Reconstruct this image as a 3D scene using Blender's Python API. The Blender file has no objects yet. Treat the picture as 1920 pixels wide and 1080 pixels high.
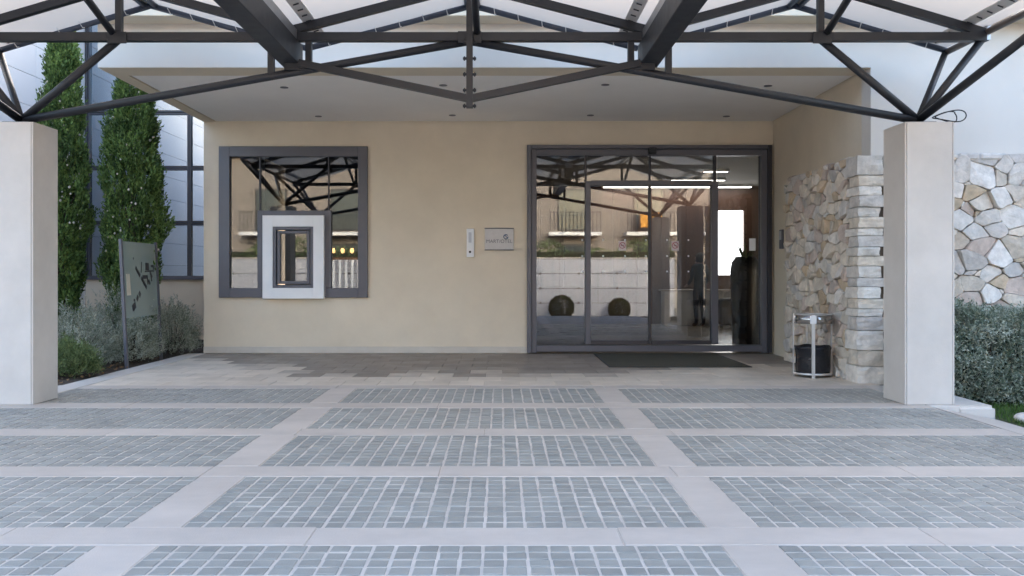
import bpy, bmesh, math, random
import numpy as np
from mathutils import Vector, Matrix
R = math.radians
random.seed(7); rng = np.random.default_rng(7)
sc = bpy.context.scene
COL = sc.collection

# ------------------------------------------------------------------ camera, sky, sun, exposure
F, CX, CY, H = 1650.0, 939.0, 514.0, 1.2          # focal length and axis in photo pixels, eye height
cam = bpy.data.cameras.new('camera'); cam.sensor_width = 36; cam.lens = F / 1920 * 36
cam.shift_x = (960 - CX) / 1920; cam.shift_y = -(540 - CY) / 1920
cam.clip_start = 0.05; cam.clip_end = 2000
camo = bpy.data.objects.new('camera', cam); COL.objects.link(camo)
camo.location = (0, 0, H); camo.rotation_euler = (R(90), 0, 0); sc.camera = camo

SUN_EL, SUN_AZ = 17, 15                            # degrees; azimuth clockwise from +Y (the view direction)
w = bpy.data.worlds.new('World'); sc.world = w; w.use_nodes = True
nt = w.node_tree; nt.nodes.clear()
sky = nt.nodes.new('ShaderNodeTexSky'); sky.sky_type = 'NISHITA'; sky.sun_disc = False
sky.sun_elevation = R(SUN_EL); sky.sun_rotation = R(SUN_AZ); sky.air_density = 0.85; sky.dust_density = 4.5; sky.ozone_density = 0.7
bg = nt.nodes.new('ShaderNodeBackground'); bg.inputs[1].default_value = 0.15
wo = nt.nodes.new('ShaderNodeOutputWorld'); nt.links.new(sky.outputs[0], bg.inputs[0]); nt.links.new(bg.outputs[0], wo.inputs[0])
sl = bpy.data.lights.new('sun', 'SUN'); sl.energy = 0.5; sl.angle = R(20); sl.color = (1, 0.96, 0.9)
so = bpy.data.objects.new('sun', sl); COL.objects.link(so)
sd = Vector((math.sin(R(SUN_AZ)) * math.cos(R(SUN_EL)), math.cos(R(SUN_AZ)) * math.cos(R(SUN_EL)), math.sin(R(SUN_EL))))
so.rotation_euler = (-sd).to_track_quat('-Z', 'Y').to_euler(); so.location = sd * 40
sc.view_settings.view_transform = 'Standard'; sc.view_settings.look = 'None'
sc.view_settings.exposure = 3.08; sc.view_settings.gamma = 1.0
sc.render.engine = 'CYCLES'
sc.cycles.max_bounces = 10; sc.cycles.diffuse_bounces = 5; sc.cycles.glossy_bounces = 4
sc.cycles.transparent_max_bounces = 16; sc.cycles.caustics_reflective = False; sc.cycles.caustics_refractive = False
sc.cycles.use_denoising = True

# ------------------------------------------------------------------ helpers
def wx(px, Y): return (px - CX) * Y / F
def wz(py, Y): return H + (CY - py) * Y / F

MATS = {}
def mat(name, col, rough=0.7, var=0.12, scale=6.0, bump=0.0, bscale=60.0, metal=0.0, rnd=0.0, spec=0.5, hue=None, detail=5.0, streak=None, blotch=0.0):
    if name in MATS: return MATS[name]
    m = bpy.data.materials.new(name); m.use_nodes = True; n = m.node_tree.nodes; L = m.node_tree.links
    b = n['Principled BSDF']; b.inputs['Roughness'].default_value = rough; b.inputs['Metallic'].default_value = metal
    b.inputs['Specular IOR Level'].default_value = spec
    geo = n.new('ShaderNodeNewGeometry')
    no = n.new('ShaderNodeTexNoise'); no.inputs['Scale'].default_value = scale; no.inputs['Detail'].default_value = detail
    no.inputs['Roughness'].default_value = 0.65
    vec = geo.outputs['Position']
    if streak:
        mp = n.new('ShaderNodeMapping'); mp.inputs['Scale'].default_value = streak; L.new(vec, mp.inputs[0]); vec = mp.outputs[0]
    L.new(vec, no.inputs['Vector'])
    cr = n.new('ShaderNodeValToRGB'); cr.color_ramp.elements[0].position = 0.3; cr.color_ramp.elements[1].position = 0.72
    c2 = hue if hue else tuple(min(1, c * (1 + var)) for c in col)
    cr.color_ramp.elements[0].color = (*[c * (1 - var) for c in col], 1); cr.color_ramp.elements[1].color = (*c2, 1)
    L.new(no.outputs['Fac'], cr.inputs[0]); out = cr.outputs[0]
    if rnd > 0:
        oi = n.new('ShaderNodeObjectInfo'); mr = n.new('ShaderNodeMapRange')
        mr.inputs[3].default_value = 1 - rnd; mr.inputs[4].default_value = 1 + rnd
        L.new(oi.outputs['Random'], mr.inputs[0])
        hs = n.new('ShaderNodeHueSaturation'); L.new(out, hs.inputs['Color']); L.new(mr.outputs[0], hs.inputs['Value']); out = hs.outputs[0]
    if blotch > 0:                                      # broad uneven weathering
        nb2 = n.new('ShaderNodeTexNoise'); nb2.inputs['Scale'].default_value = 0.55; nb2.inputs['Detail'].default_value = 9; nb2.inputs['Roughness'].default_value = 0.68
        L.new(geo.outputs['Position'], nb2.inputs['Vector'])
        mr3 = n.new('ShaderNodeMapRange'); mr3.inputs[1].default_value = 0.3; mr3.inputs[2].default_value = 0.7; mr3.inputs[3].default_value = 1 - blotch; mr3.inputs[4].default_value = 1 + blotch * 0.6
        L.new(nb2.outputs['Fac'], mr3.inputs[0])
        hs2 = n.new('ShaderNodeHueSaturation'); L.new(out, hs2.inputs['Color']); L.new(mr3.outputs[0], hs2.inputs['Value']); out = hs2.outputs[0]
    L.new(out, b.inputs['Base Color'])
    # roughness wear
    n3 = n.new('ShaderNodeTexNoise'); n3.inputs['Scale'].default_value = scale * 2.3; n3.inputs['Detail'].default_value = 3
    L.new(geo.outputs['Position'], n3.inputs['Vector'])
    mr2 = n.new('ShaderNodeMapRange'); mr2.inputs[3].default_value = max(0.02, rough * 0.85); mr2.inputs[4].default_value = min(1, rough * 1.15)
    L.new(n3.outputs['Fac'], mr2.inputs[0]); L.new(mr2.outputs[0], b.inputs['Roughness'])
    if bump > 0:
        nb = n.new('ShaderNodeTexNoise'); nb.inputs['Scale'].default_value = bscale; nb.inputs['Detail'].default_value = 6
        L.new(geo.outputs['Position'], nb.inputs['Vector'])
        bu = n.new('ShaderNodeBump'); bu.inputs['Strength'].default_value = bump; bu.inputs['Distance'].default_value = 0.01
        L.new(nb.outputs['Fac'], bu.inputs['Height']); L.new(bu.outputs[0], b.inputs['Normal'])
    MATS[name] = m; return m

def emit(name, col, strength):
    m = bpy.data.materials.new(name); m.use_nodes = True; n = m.node_tree.nodes; L = m.node_tree.links
    b = n['Principled BSDF']; b.inputs['Base Color'].default_value = (*col, 1)
    b.inputs['Emission Color'].default_value = (*col, 1); b.inputs['Emission Strength'].default_value = strength
    MATS[name] = m; return m

def glass(name, tint, base, rough=0.0, refl=(1, 1, 1)):
    m = bpy.data.materials.new(name); m.use_nodes = True; n = m.node_tree.nodes; L = m.node_tree.links
    n.remove(n['Principled BSDF']); o = n['Material Output']
    t = n.new('ShaderNodeBsdfTransparent'); t.inputs[0].default_value = (*tint, 1)
    g = n.new('ShaderNodeBsdfGlossy'); g.inputs['Roughness'].default_value = rough; g.inputs['Color'].default_value = (*refl, 1)
    lw = n.new('ShaderNodeFresnel'); lw.inputs['IOR'].default_value = 1.5
    mr = n.new('ShaderNodeMapRange'); mr.inputs[1].default_value = 0.04; mr.inputs[2].default_value = 1.0
    mr.inputs[3].default_value = base; mr.inputs[4].default_value = 1.0
    L.new(lw.outputs[0], mr.inputs[0])
    mx = n.new('ShaderNodeMixShader'); L.new(mr.outputs[0], mx.inputs[0]); L.new(t.outputs[0], mx.inputs[1]); L.new(g.outputs[0], mx.inputs[2])
    L.new(mx.outputs[0], o.inputs['Surface']); MATS[name] = m; return m

def leafmat(name, c0, c1, trans=0.3, scale=5.0, rough=0.55):
    m = bpy.data.materials.new(name); m.use_nodes = True; n = m.node_tree.nodes; L = m.node_tree.links
    b = n['Principled BSDF']; b.inputs['Roughness'].default_value = rough; b.inputs['Specular IOR Level'].default_value = 0.3
    geo = n.new('ShaderNodeNewGeometry'); no = n.new('ShaderNodeTexNoise'); no.inputs['Scale'].default_value = scale; no.inputs['Detail'].default_value = 3
    L.new(geo.outputs['Position'], no.inputs['Vector'])
    ad = n.new('ShaderNodeMath'); ad.operation = 'MULTIPLY_ADD'; ad.inputs[1].default_value = 0.45
    L.new(geo.outputs['Random Per Island'], ad.inputs[0])
    sb = n.new('ShaderNodeMath'); sb.operation = 'SUBTRACT'; sb.inputs[1].default_value = 0.22; L.new(no.outputs['Fac'], sb.inputs[0]); L.new(sb.outputs[0], ad.inputs[2])
    cr = n.new('ShaderNodeValToRGB'); cr.color_ramp.elements[0].position = 0.28; cr.color_ramp.elements[1].position = 0.75
    cr.color_ramp.elements[0].color = (*c0, 1); cr.color_ramp.elements[1].color = (*c1, 1)
    L.new(ad.outputs[0], cr.inputs[0]); L.new(cr.outputs[0], b.inputs['Base Color'])
    tr = n.new('ShaderNodeBsdfTranslucent'); L.new(cr.outputs[0], tr.inputs[0])
    mx = n.new('ShaderNodeMixShader'); mx.inputs[0].default_value = trans
    L.new(b.outputs[0], mx.inputs[1]); L.new(tr.outputs[0], mx.inputs[2]); L.new(mx.outputs[0], n['Material Output'].inputs['Surface'])
    MATS[name] = m; return m

class MB:
    """collects shapes; build() links them as ONE mesh object"""
    def __init__(s): s.v = []; s.f = []
    def add(s, vs, fs):
        o = len(s.v); s.v += [tuple(v) for v in vs]; s.f += [tuple(i + o for i in f) for f in fs]; return s
    def box(s, x0, x1, y0, y1, z0, z1):
        return s.add([(x0,y0,z0),(x1,y0,z0),(x1,y1,z0),(x0,y1,z0),(x0,y0,z1),(x1,y0,z1),(x1,y1,z1),(x0,y1,z1)],
                     [(0,3,2,1),(4,5,6,7),(0,1,5,4),(1,2,6,5),(2,3,7,6),(3,0,4,7)])
    def cbox(s, x0, x1, y0, y1, z0, z1, c=0.005):     # box with chamfered edges
        bm = bmesh.new(); t = MB().box(x0, x1, y0, y1, z0, z1)
        vs = [bm.verts.new(v) for v in t.v]; [bm.faces.new([vs[i] for i in f]) for f in t.f]
        bmesh.ops.bevel(bm, geom=bm.edges[:], offset=c, segments=1, affect='EDGES')
        bm.verts.index_update()
        s.add([v.co[:] for v in bm.verts], [[v.index for v in f.verts] for f in bm.faces]); bm.free(); return s
    def tube(s, p0, p1, r0, r1=None, n=10, caps=True):
        p0, p1 = Vector(p0), Vector(p1); r1 = r0 if r1 is None else r1
        q = (p1 - p0).to_track_quat('Z', 'Y'); vs = []; fs = []
        for p, r in ((p0, r0), (p1, r1)):
            for i in range(n):
                a = 2 * math.pi * i / n; vs.append(p + q @ Vector((r * math.cos(a), r * math.sin(a), 0)))
        for i in range(n): j = (i + 1) % n; fs.append((i, j, n + j, n + i))
        if caps: fs += [tuple(range(n))[::-1], tuple(range(n, 2 * n))]
        return s.add(vs, fs)
    def bar(s, p0, p1, w, h):                          # rectangular bar, h measured up
        p0, p1 = Vector(p0), Vector(p1); d = (p1 - p0).normalized(); up = Vector((0, 0, 1))
        if abs(d.z) > 0.95: up = Vector((0, 1, 0))
        a = d.cross(up).normalized() * w / 2; b = a.cross(d).normalized() * h / 2; vs = []
        for p in (p0, p1): vs += [p - a - b, p + a - b, p + a + b, p - a + b]
        return s.add(vs, [(0,1,2,3),(7,6,5,4),(0,4,5,1),(1,5,6,2),(2,6,7,3),(3,7,4,0)])
    def path(s, pts, r, n=6):
        for a, b in zip(pts[:-1], pts[1:]): s.tube(a, b, r, r, n)
        return s
    def lathe(s, prof, c, n=20):
        vs = []; fs = []
        for r, z in prof:
            for i in range(n):
                a = 2 * math.pi * i / n; vs.append((c[0] + r * math.cos(a), c[1] + r * math.sin(a), c[2] + z))
        for k in range(len(prof) - 1):
            for i in range(n):
                j = (i + 1) % n; fs.append((k*n+i, k*n+j, (k+1)*n+j, (k+1)*n+i))
        fs += [tuple(range(n))[::-1], tuple(range((len(prof)-1)*n, len(prof)*n))]
        return s.add(vs, fs)
    def mesh(s, name, m, smooth=False):
        me = bpy.data.meshes.new(name); me.from_pydata(s.v, [], s.f); me.validate(); me.update()
        if m: me.materials.append(m)
        if smooth: me.shade_smooth() if hasattr(me, 'shade_smooth') else me.polygons.foreach_set('use_smooth', [True]*len(me.polygons))
        return me
    def build(s, name, m, parent=None, smooth=False): return link(name, s.mesh(name, m, smooth), parent)

def link(name, me, parent=None, loc=None):
    o = bpy.data.objects.new(name, me); COL.objects.link(o)
    if loc is not None: o.location = loc
    if parent is not None:
        o.parent = parent; o.matrix_parent_inverse = Matrix.Translation(-worldloc(parent))
    return o
def worldloc(o):                                       # parents are only ever translated
    t = Vector(o.location)
    if o.parent: t = worldloc(o.parent) + Vector(o.matrix_parent_inverse.translation) + t
    return t
def tag(o, label=None, cat=None, group=None, kind=None):
    if label: o['label'] = label
    if cat: o['category'] = cat
    if group: o['group'] = group
    if kind: o['kind'] = kind
    return o
def thing(name, label, cat, loc=(0, 0, 0), group=None):
    o = bpy.data.objects.new(name, None); o.empty_display_size = 0.2; o.location = loc; COL.objects.link(o)
    return tag(o, label, cat, group)
def struct(o): o['kind'] = 'structure'; return o

# materials
M_wall = mat('cream_render', (0.70, 0.61, 0.475), 0.88, 0.05, 1.3, 0.35, 160, blotch=0.07)
M_facade = mat('pale_render', (0.66, 0.62, 0.565), 0.88, 0.03, 0.8, 0.3, 160, blotch=0.04)
M_skirt = mat('skirting_stone', (0.55, 0.50, 0.43), 0.6, 0.06, 5)
M_soffit = mat('soffit_paint', (0.88, 0.85, 0.81), 0.9, 0.03, 1.0)
M_lime = mat('limestone_cladding', (0.60, 0.555, 0.51), 0.62, 0.06, 2.2, 0.12, 90, rnd=0.02, blotch=0.06)
M_frame = mat('grey_aluminium', (0.095, 0.095, 0.112), 0.42, 0.06, 3)
M_framed = mat('dark_aluminium', (0.028, 0.027, 0.034), 0.4, 0.06, 3)
M_steel = mat('truss_paint', (0.018, 0.020, 0.026), 0.45, 0.12, 4, 0.05, 80)
M_steelb = mat('edge_tube_paint', (0.06, 0.075, 0.11), 0.35, 0.1, 4)
M_galv = mat('galvanised_metal', (0.45, 0.46, 0.48), 0.35, 0.1, 8, metal=0.8)
M_inox = mat('stainless_steel', (0.72, 0.70, 0.68), 0.32, 0.05, 8, metal=0.65)
M_black = mat('black_rubber', (0.01, 0.01, 0.011), 0.6, 0.1, 5)
M_white = mat('white_paint', (0.78, 0.78, 0.78), 0.5, 0.03, 4)
M_grout = mat('pale_grout', (0.65, 0.59, 0.53), 0.85, 0.14, 2.5, 0.3, 160, blotch=0.16)
M_band = mat('paving_band_stone', (0.55, 0.485, 0.43), 0.6, 0.10, 1.6, 0.15, 120, rnd=0.05, streak=(1, 1.6, 1), blotch=0.10)
M_cob = mat('grey_cobble', (0.315, 0.31, 0.285), 0.5, 0.13, 3.0, 0.3, 140, rnd=0.10, blotch=0.13)
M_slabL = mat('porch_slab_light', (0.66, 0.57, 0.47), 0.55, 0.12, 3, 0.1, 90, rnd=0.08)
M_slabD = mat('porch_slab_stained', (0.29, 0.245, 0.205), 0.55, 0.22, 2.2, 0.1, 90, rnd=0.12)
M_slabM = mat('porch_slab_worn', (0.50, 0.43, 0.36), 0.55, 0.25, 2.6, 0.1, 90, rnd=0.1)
M_mortar = mat('recessed_mortar', (0.15, 0.125, 0.10), 0.95, 0.2, 8, 0.4, 60)
M_st = [mat('stone_pale', (0.68, 0.63, 0.57), 0.9, 0.22, 9, 1.0, 26, rnd=0.14),
        mat('stone_cream', (0.65, 0.57, 0.475), 0.9, 0.22, 9, 1.0, 26, rnd=0.14),
        mat('stone_ochre', (0.56, 0.44, 0.31), 0.9, 0.22, 9, 1.0, 26, rnd=0.12),
        mat('stone_rosy', (0.55, 0.45, 0.385), 0.9, 0.22, 9, 1.0, 26, rnd=0.12),
        mat('stone_grey', (0.56, 0.52, 0.48), 0.9, 0.22, 9, 1.0, 26, rnd=0.14)]
M_soil = mat('garden_soil', (0.075, 0.055, 0.04), 0.95, 0.4, 14, 0.8, 40)
M_mat = mat('coir_mat', (0.085, 0.080, 0.058), 0.95, 0.2, 60, 0.8, 250)
M_bag = mat('bin_liner', (0.008, 0.008, 0.012), 0.25, 0.1, 5, 0.6, 25)
M_cyp = leafmat('cypress_leaf', (0.035, 0.068, 0.020), (0.17, 0.27, 0.075), 0.22, 4)
M_sage = leafmat('sage_leaf', (0.17, 0.20, 0.135), (0.60, 0.62, 0.52), 0.25, 3.5)
M_green = leafmat('green_leaf', (0.08, 0.12, 0.045), (0.25, 0.32, 0.14), 0.3, 5)
M_hedge = leafmat('hedge_leaf', (0.13, 0.18, 0.12), (0.54, 0.58, 0.49), 0.2, 4)
M_grass = leafmat('grass_blade', (0.05, 0.11, 0.02), (0.14, 0.24, 0.06), 0.3, 8)
M_bark = mat('bark', (0.07, 0.055, 0.045), 0.9, 0.3, 12, 0.6, 40)
M_pebble = mat('white_boulder', (0.62, 0.57, 0.53), 0.7, 0.12, 9, 0.2, 40, rnd=0.1)
G_door = glass('door_glass', (0.72, 0.74, 0.76), 0.085, refl=(0.86, 0.93, 1.0))
G_win = glass('window_glass', (0.55, 0.58, 0.61), 0.085, refl=(0.86, 0.93, 1.0))
G_curt = glass('curtain_glass', (0.35, 0.40, 0.45), 0.48, refl=(0.80, 0.90, 1.0))
G_sign = glass('sign_glass', (0.60, 0.68, 0.66), 0.16)

# membrane: white fabric, lets some light through
def membrane():
    m = bpy.data.materials.new('roof_membrane'); m.use_nodes = True; n = m.node_tree.nodes; L = m.node_tree.links
    b = n['Principled BSDF']; b.inputs['Roughness'].default_value = 0.7
    geo = n.new('ShaderNodeNewGeometry'); no = n.new('ShaderNodeTexNoise'); no.inputs['Scale'].default_value = 1.4; no.inputs['Detail'].default_value = 4
    L.new(geo.outputs['Position'], no.inputs['Vector'])
    cr = n.new('ShaderNodeValToRGB'); cr.color_ramp.elements[0].color = (0.72, 0.665, 0.61, 1); cr.color_ramp.elements[1].color = (0.80, 0.755, 0.705, 1)
    L.new(no.outputs['Fac'], cr.inputs[0]); L.new(cr.outputs[0], b.inputs['Base Color'])
    t = n.new('ShaderNodeBsdfTranslucent'); t.inputs[0].default_value = (0.85, 0.75, 0.64, 1)
    mx = n.new('ShaderNodeMixShader'); mx.inputs[0].default_value = 0.30
    L.new(b.outputs[0], mx.inputs[1]); L.new(t.outputs[0], mx.inputs[2]); L.new(mx.outputs[0], n['Material Output'].inputs['Surface'])
    return m
M_memb = membrane()

# ------------------------------------------------------------------ ground
def ground_z(y):
    if y > 2.2: return -0.15
    t = min(1, (2.2 - y) / 8.5); return -0.15 - 0.45 * t
vs, fs = [], []
ys = [-160, -40, -12, -6.3, -4, -2, 0, 2.2, 30, 160]
for y in ys: vs += [(-160, y, ground_z(y)), (160, y, ground_z(y))]
for i in range(len(ys) - 1): fs.append((2*i, 2*i+1, 2*i+3, 2*i+2))
struct(MB().add(vs, fs).build('ground', mat('dry_ground', (0.20, 0.18, 0.15), 0.95, 0.2, 0.6, 0.4, 20)))
# forecourt road behind the camera (seen in the glass)
vs, fs = [], []
ry = [1.42, 0, -2, -4, -6.6, -7.6]
def road_z(y): return -0.01 - 0.52 * max(0, min(1, (1.42 - y) / 8.0))
for y in ry: vs += [(-16, y, road_z(y)), (16, y, road_z(y))]
for i in range(len(ry) - 1): fs.append((2*i+1, 2*i, 2*i+2, 2*i+3))
struct(MB().add(vs, fs).build('road', mat('road_paving', (0.33, 0.33, 0.33), 0.6, 0.12, 0.8, 0.2, 60)))

# ------------------------------------------------------------------ driveway: bands, grout sheet and cobbles
DX0, DX1 = -6.6, 3.88                                   # cobbled field
drive = MB().box(DX0, 3.90, 1.42, 9.50, -0.12, -0.0055).build('driveway', M_grout); struct(drive)
rowsY = [(1.51, 2.57), (2.84, 3.90), (4.17, 5.225), (5.50, 6.56), (6.84, 7.90), (8.20, 9.25)]
colsX = [(-6.6, -4.72), (-4.46, -1.785), (-1.515, 0.977), (1.225, 3.88)]
bandsY = [(1.42, 1.51)] + [(a[1], b[0]) for a, b in zip(rowsY[:-1], rowsY[1:])] + [(9.25, 9.50)]
bandsX = [(a[1], b[0]) for a, b in zip(colsX[:-1], colsX[1:])]
bj = 0
for k, (y0, y1) in enumerate(bandsY):
    x = DX0; off = [0.3, 0.9, 0.05, 0.55, 0.8, 0.35, 0.6][k]
    cuts = [DX0] + [c for c in np.arange(DX0 + off, 3.6, 1.42)] + [3.90]
    for a, b in zip(cuts[:-1], cuts[1:]):
        MB().cbox(a + 0.002, b - 0.002, y0, y1, -0.06, random.uniform(-0.0015, 0.0015), 0.004).build('paving_slab', M_band, drive)
for (y0, y1) in rowsY:
    for (x0, x1) in bandsX:
        if True:
            MB().cbox(x0, x1, y0 + 0.0015, y1 - 0.0015, -0.06, random.uniform(-0.0015, 0.0015), 0.004).build('paving_slab', M_band, drive)
# margin along the open side falls away beside the plinth
mg = MB(); yy = [1.42, 7.97]
for y in yy: mg.v += [(3.904, y, -0.002), (4.50, y, -0.12), (4.50, y, -0.2), (3.904, y, -0.2)]
mg.f += [(0, 1, 5, 4), (1, 2, 6, 5), (0, 3, 2, 1), (4, 5, 6, 7)]
mg.build('paving_margin', M_band, drive)
cob = []
for ri, (y0, y1) in enumerate(rowsY):
    nr = 11; ph = (y1 - y0) / nr
    for ci, (x0, x1) in enumerate(colsX):
        nc = max(1, round((x1 - x0) / 0.0962)); pw = (x1 - x0) / nc
        for i in range(nc):
            for j in range(nr):
                cob.append((x0 + (i + .5) * pw + random.uniform(-.0025, .0025), y0 + (j + .5) * ph + random.uniform(-.0025, .0025), pw, ph))
def in_view(c):
    px, py = CX + F * c[0] / c[1], CY + F * H / c[1]
    return 5 < px < 1915 and py < 1075
order = sorted(range(len(cob)), key=lambda i: (not in_view(cob[i]), cob[i][1] + 0.12 * abs(cob[i][0])))
single = set(order[:300])
def cob_shape(hw, hh, seed):
    r = random.Random(seed); c = 0.0035; j = lambda: r.uniform(-0.0016, 0.0016)
    base = [(-hw + j(), -hh + j()), (hw + j(), -hh + j()), (hw + j(), hh + j()), (-hw + j(), hh + j())]
    vs = [(x, y, -0.03) for x, y in base] + [(x, y, -0.002) for x, y in base] + [(x - math.copysign(c, x), y - math.copysign(c, y), r.uniform(-.001, .001)) for x, y in base]
    return vs, [(0,1,5,4),(1,2,6,5),(2,3,7,6),(3,0,4,7),(4,5,9,8),(5,6,10,9),(6,7,11,10),(7,4,8,11),(8,9,10,11)]
cmesh = [MB().add(*cob_shape(0.0408, 0.0400, s)).mesh('cobble', M_cob) for s in range(10)]
rest = MB()
for i, (x, y, pw, ph) in enumerate(cob):
    z = random.uniform(-0.0025, 0.0)
    if i in single: link('cobble', cmesh[i % 10], drive, (x, y, z))
    else:
        v, f = cob_shape(0.0408, 0.0400, i % 10); rest.add([(a + x, b + y, c + z) for a, b, c in v], f)
M_cob2 = M_cob.copy(); M_cob2.name = 'grey_cobbles'
for nd in list(M_cob2.node_tree.nodes):                 # per-cobble tone for the joined field
    if nd.type == 'OBJECT_INFO':
        g2 = M_cob2.node_tree.nodes.new('ShaderNodeNewGeometry')
        for l in list(M_cob2.node_tree.links):
            if l.from_node == nd: M_cob2.node_tree.links.new(g2.outputs['Random Per Island'], l.to_socket)
tag(rest.build('cobbles', M_cob2, drive), kind='stuff')

# ------------------------------------------------------------------ porch floor
porch = struct(MB().box(-4.45, 4.12, 9.50, 13.34, -0.12, -0.012).build('porch_floor', M_slabM))
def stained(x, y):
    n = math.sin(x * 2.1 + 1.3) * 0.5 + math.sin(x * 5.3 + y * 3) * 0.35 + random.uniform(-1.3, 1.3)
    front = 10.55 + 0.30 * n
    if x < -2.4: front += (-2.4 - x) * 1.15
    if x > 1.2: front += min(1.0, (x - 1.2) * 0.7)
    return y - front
sy = np.linspace(9.502, 13.29, 11); sx = np.linspace(-4.45, 4.1, 23)
for j in range(len(sy) - 1):
    for i in range(-1, len(sx) - 1):
        sh = 0.19 if j % 2 else 0.0
        a = sx[i] + sh if i >= 0 else -4.45; b = sx[i + 1] + sh
        if i < 0:
            if not sh: continue
            b = sx[0] + sh
        b = min(b, 4.1)
        if b - a < 0.02: continue
        s = stained((a + b) / 2, (sy[j] + sy[j + 1]) / 2)
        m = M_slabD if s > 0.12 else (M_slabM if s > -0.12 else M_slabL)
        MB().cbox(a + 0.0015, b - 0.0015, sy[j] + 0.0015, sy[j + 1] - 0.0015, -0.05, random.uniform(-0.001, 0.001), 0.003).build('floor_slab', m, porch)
for k in range(5):
    y0 = 8.78 + k * 0.91
    MB().cbox(-4.72 if k else -4.72, -4.453, y0 + .002, min(13.29, y0 + 0.908), -0.10, 0.006, 0.006).build('edge_slab', M_lime, porch)

# garden bed and lawn
gb = MB(); nx, ny = 26, 46
for j in range(ny + 1):
    for i in range(nx + 1):
        x = -7.55 + 2.83 * i / nx; y = 8.8 + 7.2 * j / ny
        z = -0.03 + 0.05 * math.sin(x * 3 + y) * math.sin(y * 2.1) * 0.5 + random.uniform(-.015, .015) + 0.06 * min(1, (-4.72 - x))
        gb.v.append((x, y, z))
for j in range(ny):
    for i in range(nx):
        a = j * (nx + 1) + i; gb.f.append((a, a + 1, a + nx + 2, a + nx + 1))
struct(gb.build('garden_bed', M_soil, smooth=True))
struct(MB().box(4.502, 13, 5.5, 9.66, -0.3, -0.125).build('lawn', mat('lawn_soil', (0.06, 0.075, 0.03), 0.95, 0.3, 10, 0.5, 40)))

# ------------------------------------------------------------------ the hotel building
B = thing('hotel_building', 'cream rendered building with deep entrance porch, dark framed window and glazed doors', 'building', (0, 13.3, 0))
YW, XL, XR, YF, ZS = 13.30, -4.49, 4.12, 9.80, 3.50
wX0, wX1, wZ0, wZ1 = wx(412, 13.3), wx(690, 13.3), wz(558, 13.3), wz(275, 13.3)
dX0, dX1, dZ1 = wx(988, 13.3), 4.085, wz(273, 13.3)
bw = MB()
bw.box(XL, wX0, YW, YW + .2, 0, ZS + .1); bw.box(wX0, wX1, YW, YW + .2, 0, wZ0); bw.box(wX0, wX1, YW, YW + .2, wZ1, ZS + .1)
bw.box(wX1, dX0, YW, YW + .2, 0, ZS + .1); bw.box(dX0, dX1, YW, YW + .2, dZ1, ZS + .1); bw.box(dX1, XR, YW, YW + .2, 0, ZS + .1)
bw.build('back_wall', M_wall, B)
MB().box(XR, XR + .22, YF + .25, YW + .2, -0.1, ZS + .1).build('side_wall', M_wall, B)
MB().box(XL, XL + .2, YW + .2, 16.0, 0, 5.4).build('return_wall', M_wall, B)
MB().box(XL, XR, YF, YF + .25, ZS + .002, 4.6).build('upper_wall', M_facade, B)
MB().box(XR, 15, YF, YF + .25, -0.2, 4.6).build('front_wall', M_facade, B)
MB().box(XL, XL + .2, YF + .25, YW + .2, ZS + .11, 4.6).build('upper_side_wall', M_facade, B)
MB().cbox(XL, wx(992, 13.3), YW - 0.018, YW - .001, 0.004, 0.105, 0.004).build('skirting', M_skirt, B)
MB().cbox(-4.72, 15, YF - 0.31, YF - .001, 3.985, 4.12, 0.008).build('cornice', M_wall, B)
MB().box(-4.72, 15, YF - 0.26, YF - .002, 4.122, 4.16).build('cornice_cap', M_framed, B)
sf = MB().box(XL, XR, YF + .252, YF + .40, ZS, ZS + .05); sf.box(XL, XL + .17, YF + .40, YW - .001, ZS, ZS + .05)
sf.box(XL + .001, XR, YF + .003, YF + .252, ZS - .001, ZS + .001)
sf.build('soffit_border', M_wall, B)
soff = MB().box(XL + .195, XR - .02, YF + .415, YW - .015, ZS + .008, ZS + .06).build('soffit', M_soffit, B)
MB().box(XL + .172, XR, YF + .402, YW - .001, ZS + .065, ZS + .09).build('soffit_shadow_gap', M_framed, B)
for px, py in ((533,165),(831,161),(1135,160),(1440,162),(597,219),(848,217),(1107,217),(1362,219)):
    Y = (ZS - H) * F / (CY - py); X = wx(px, Y)
    d = MB().lathe([(0.050, 0.0), (0.050, -0.006), (0.036, -0.008)], (X, Y, ZS + .008), 18).build('downlight', M_frame, soff)
# flat roof behind the cornice keeps the porch dark from above
MB().box(XL + .2, 15, YF + .25, 23, 4.4, 4.58).build('flat_roof', M_facade, B)

# curtain wall in the recess
YG = 16.0; M_curt = mat('curtain_frame_paint', (0.05, 0.052, 0.065), 0.4, 0.06, 3)
cw = MB().box(-7.55, XL, YG, YG + .2, -0.1, 1.10).build('sill_wall', M_wall, B)
CW = MB().box(-7.53, XL, YG - .05, YG + .06, 1.10, 1.17).build('curtain_wall', M_frame, B)
tag(CW, 'tall grey framed glazing behind the cypresses')
vX = [-7.50, wx(355, YG), -3.8]; hZ = [1.12, 2.12, 3.12, 4.13, 5.13, 6.1]
for x in vX[:2]:
    MB().box(x - .022, x + .006, YG - .05, YG + .05, 1.171, 6.2).build('mullion', M_curt, CW)
    MB().box(x + .018, x + .046, YG - .05, YG + .05, 1.171, 6.2).build('mullion', M_curt, CW)
for z in hZ[1:]:
    for a, b in ((vX[0] + .047, vX[1] - .023), (vX[1] + .047, XL)):
        MB().box(a, b, YG - .045, YG + .05, z - .035, z - .005).build('transom', M_curt, CW)
        MB().box(a, b, YG - .045, YG + .05, z + .010, z + .035).build('transom', M_curt, CW)
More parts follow.
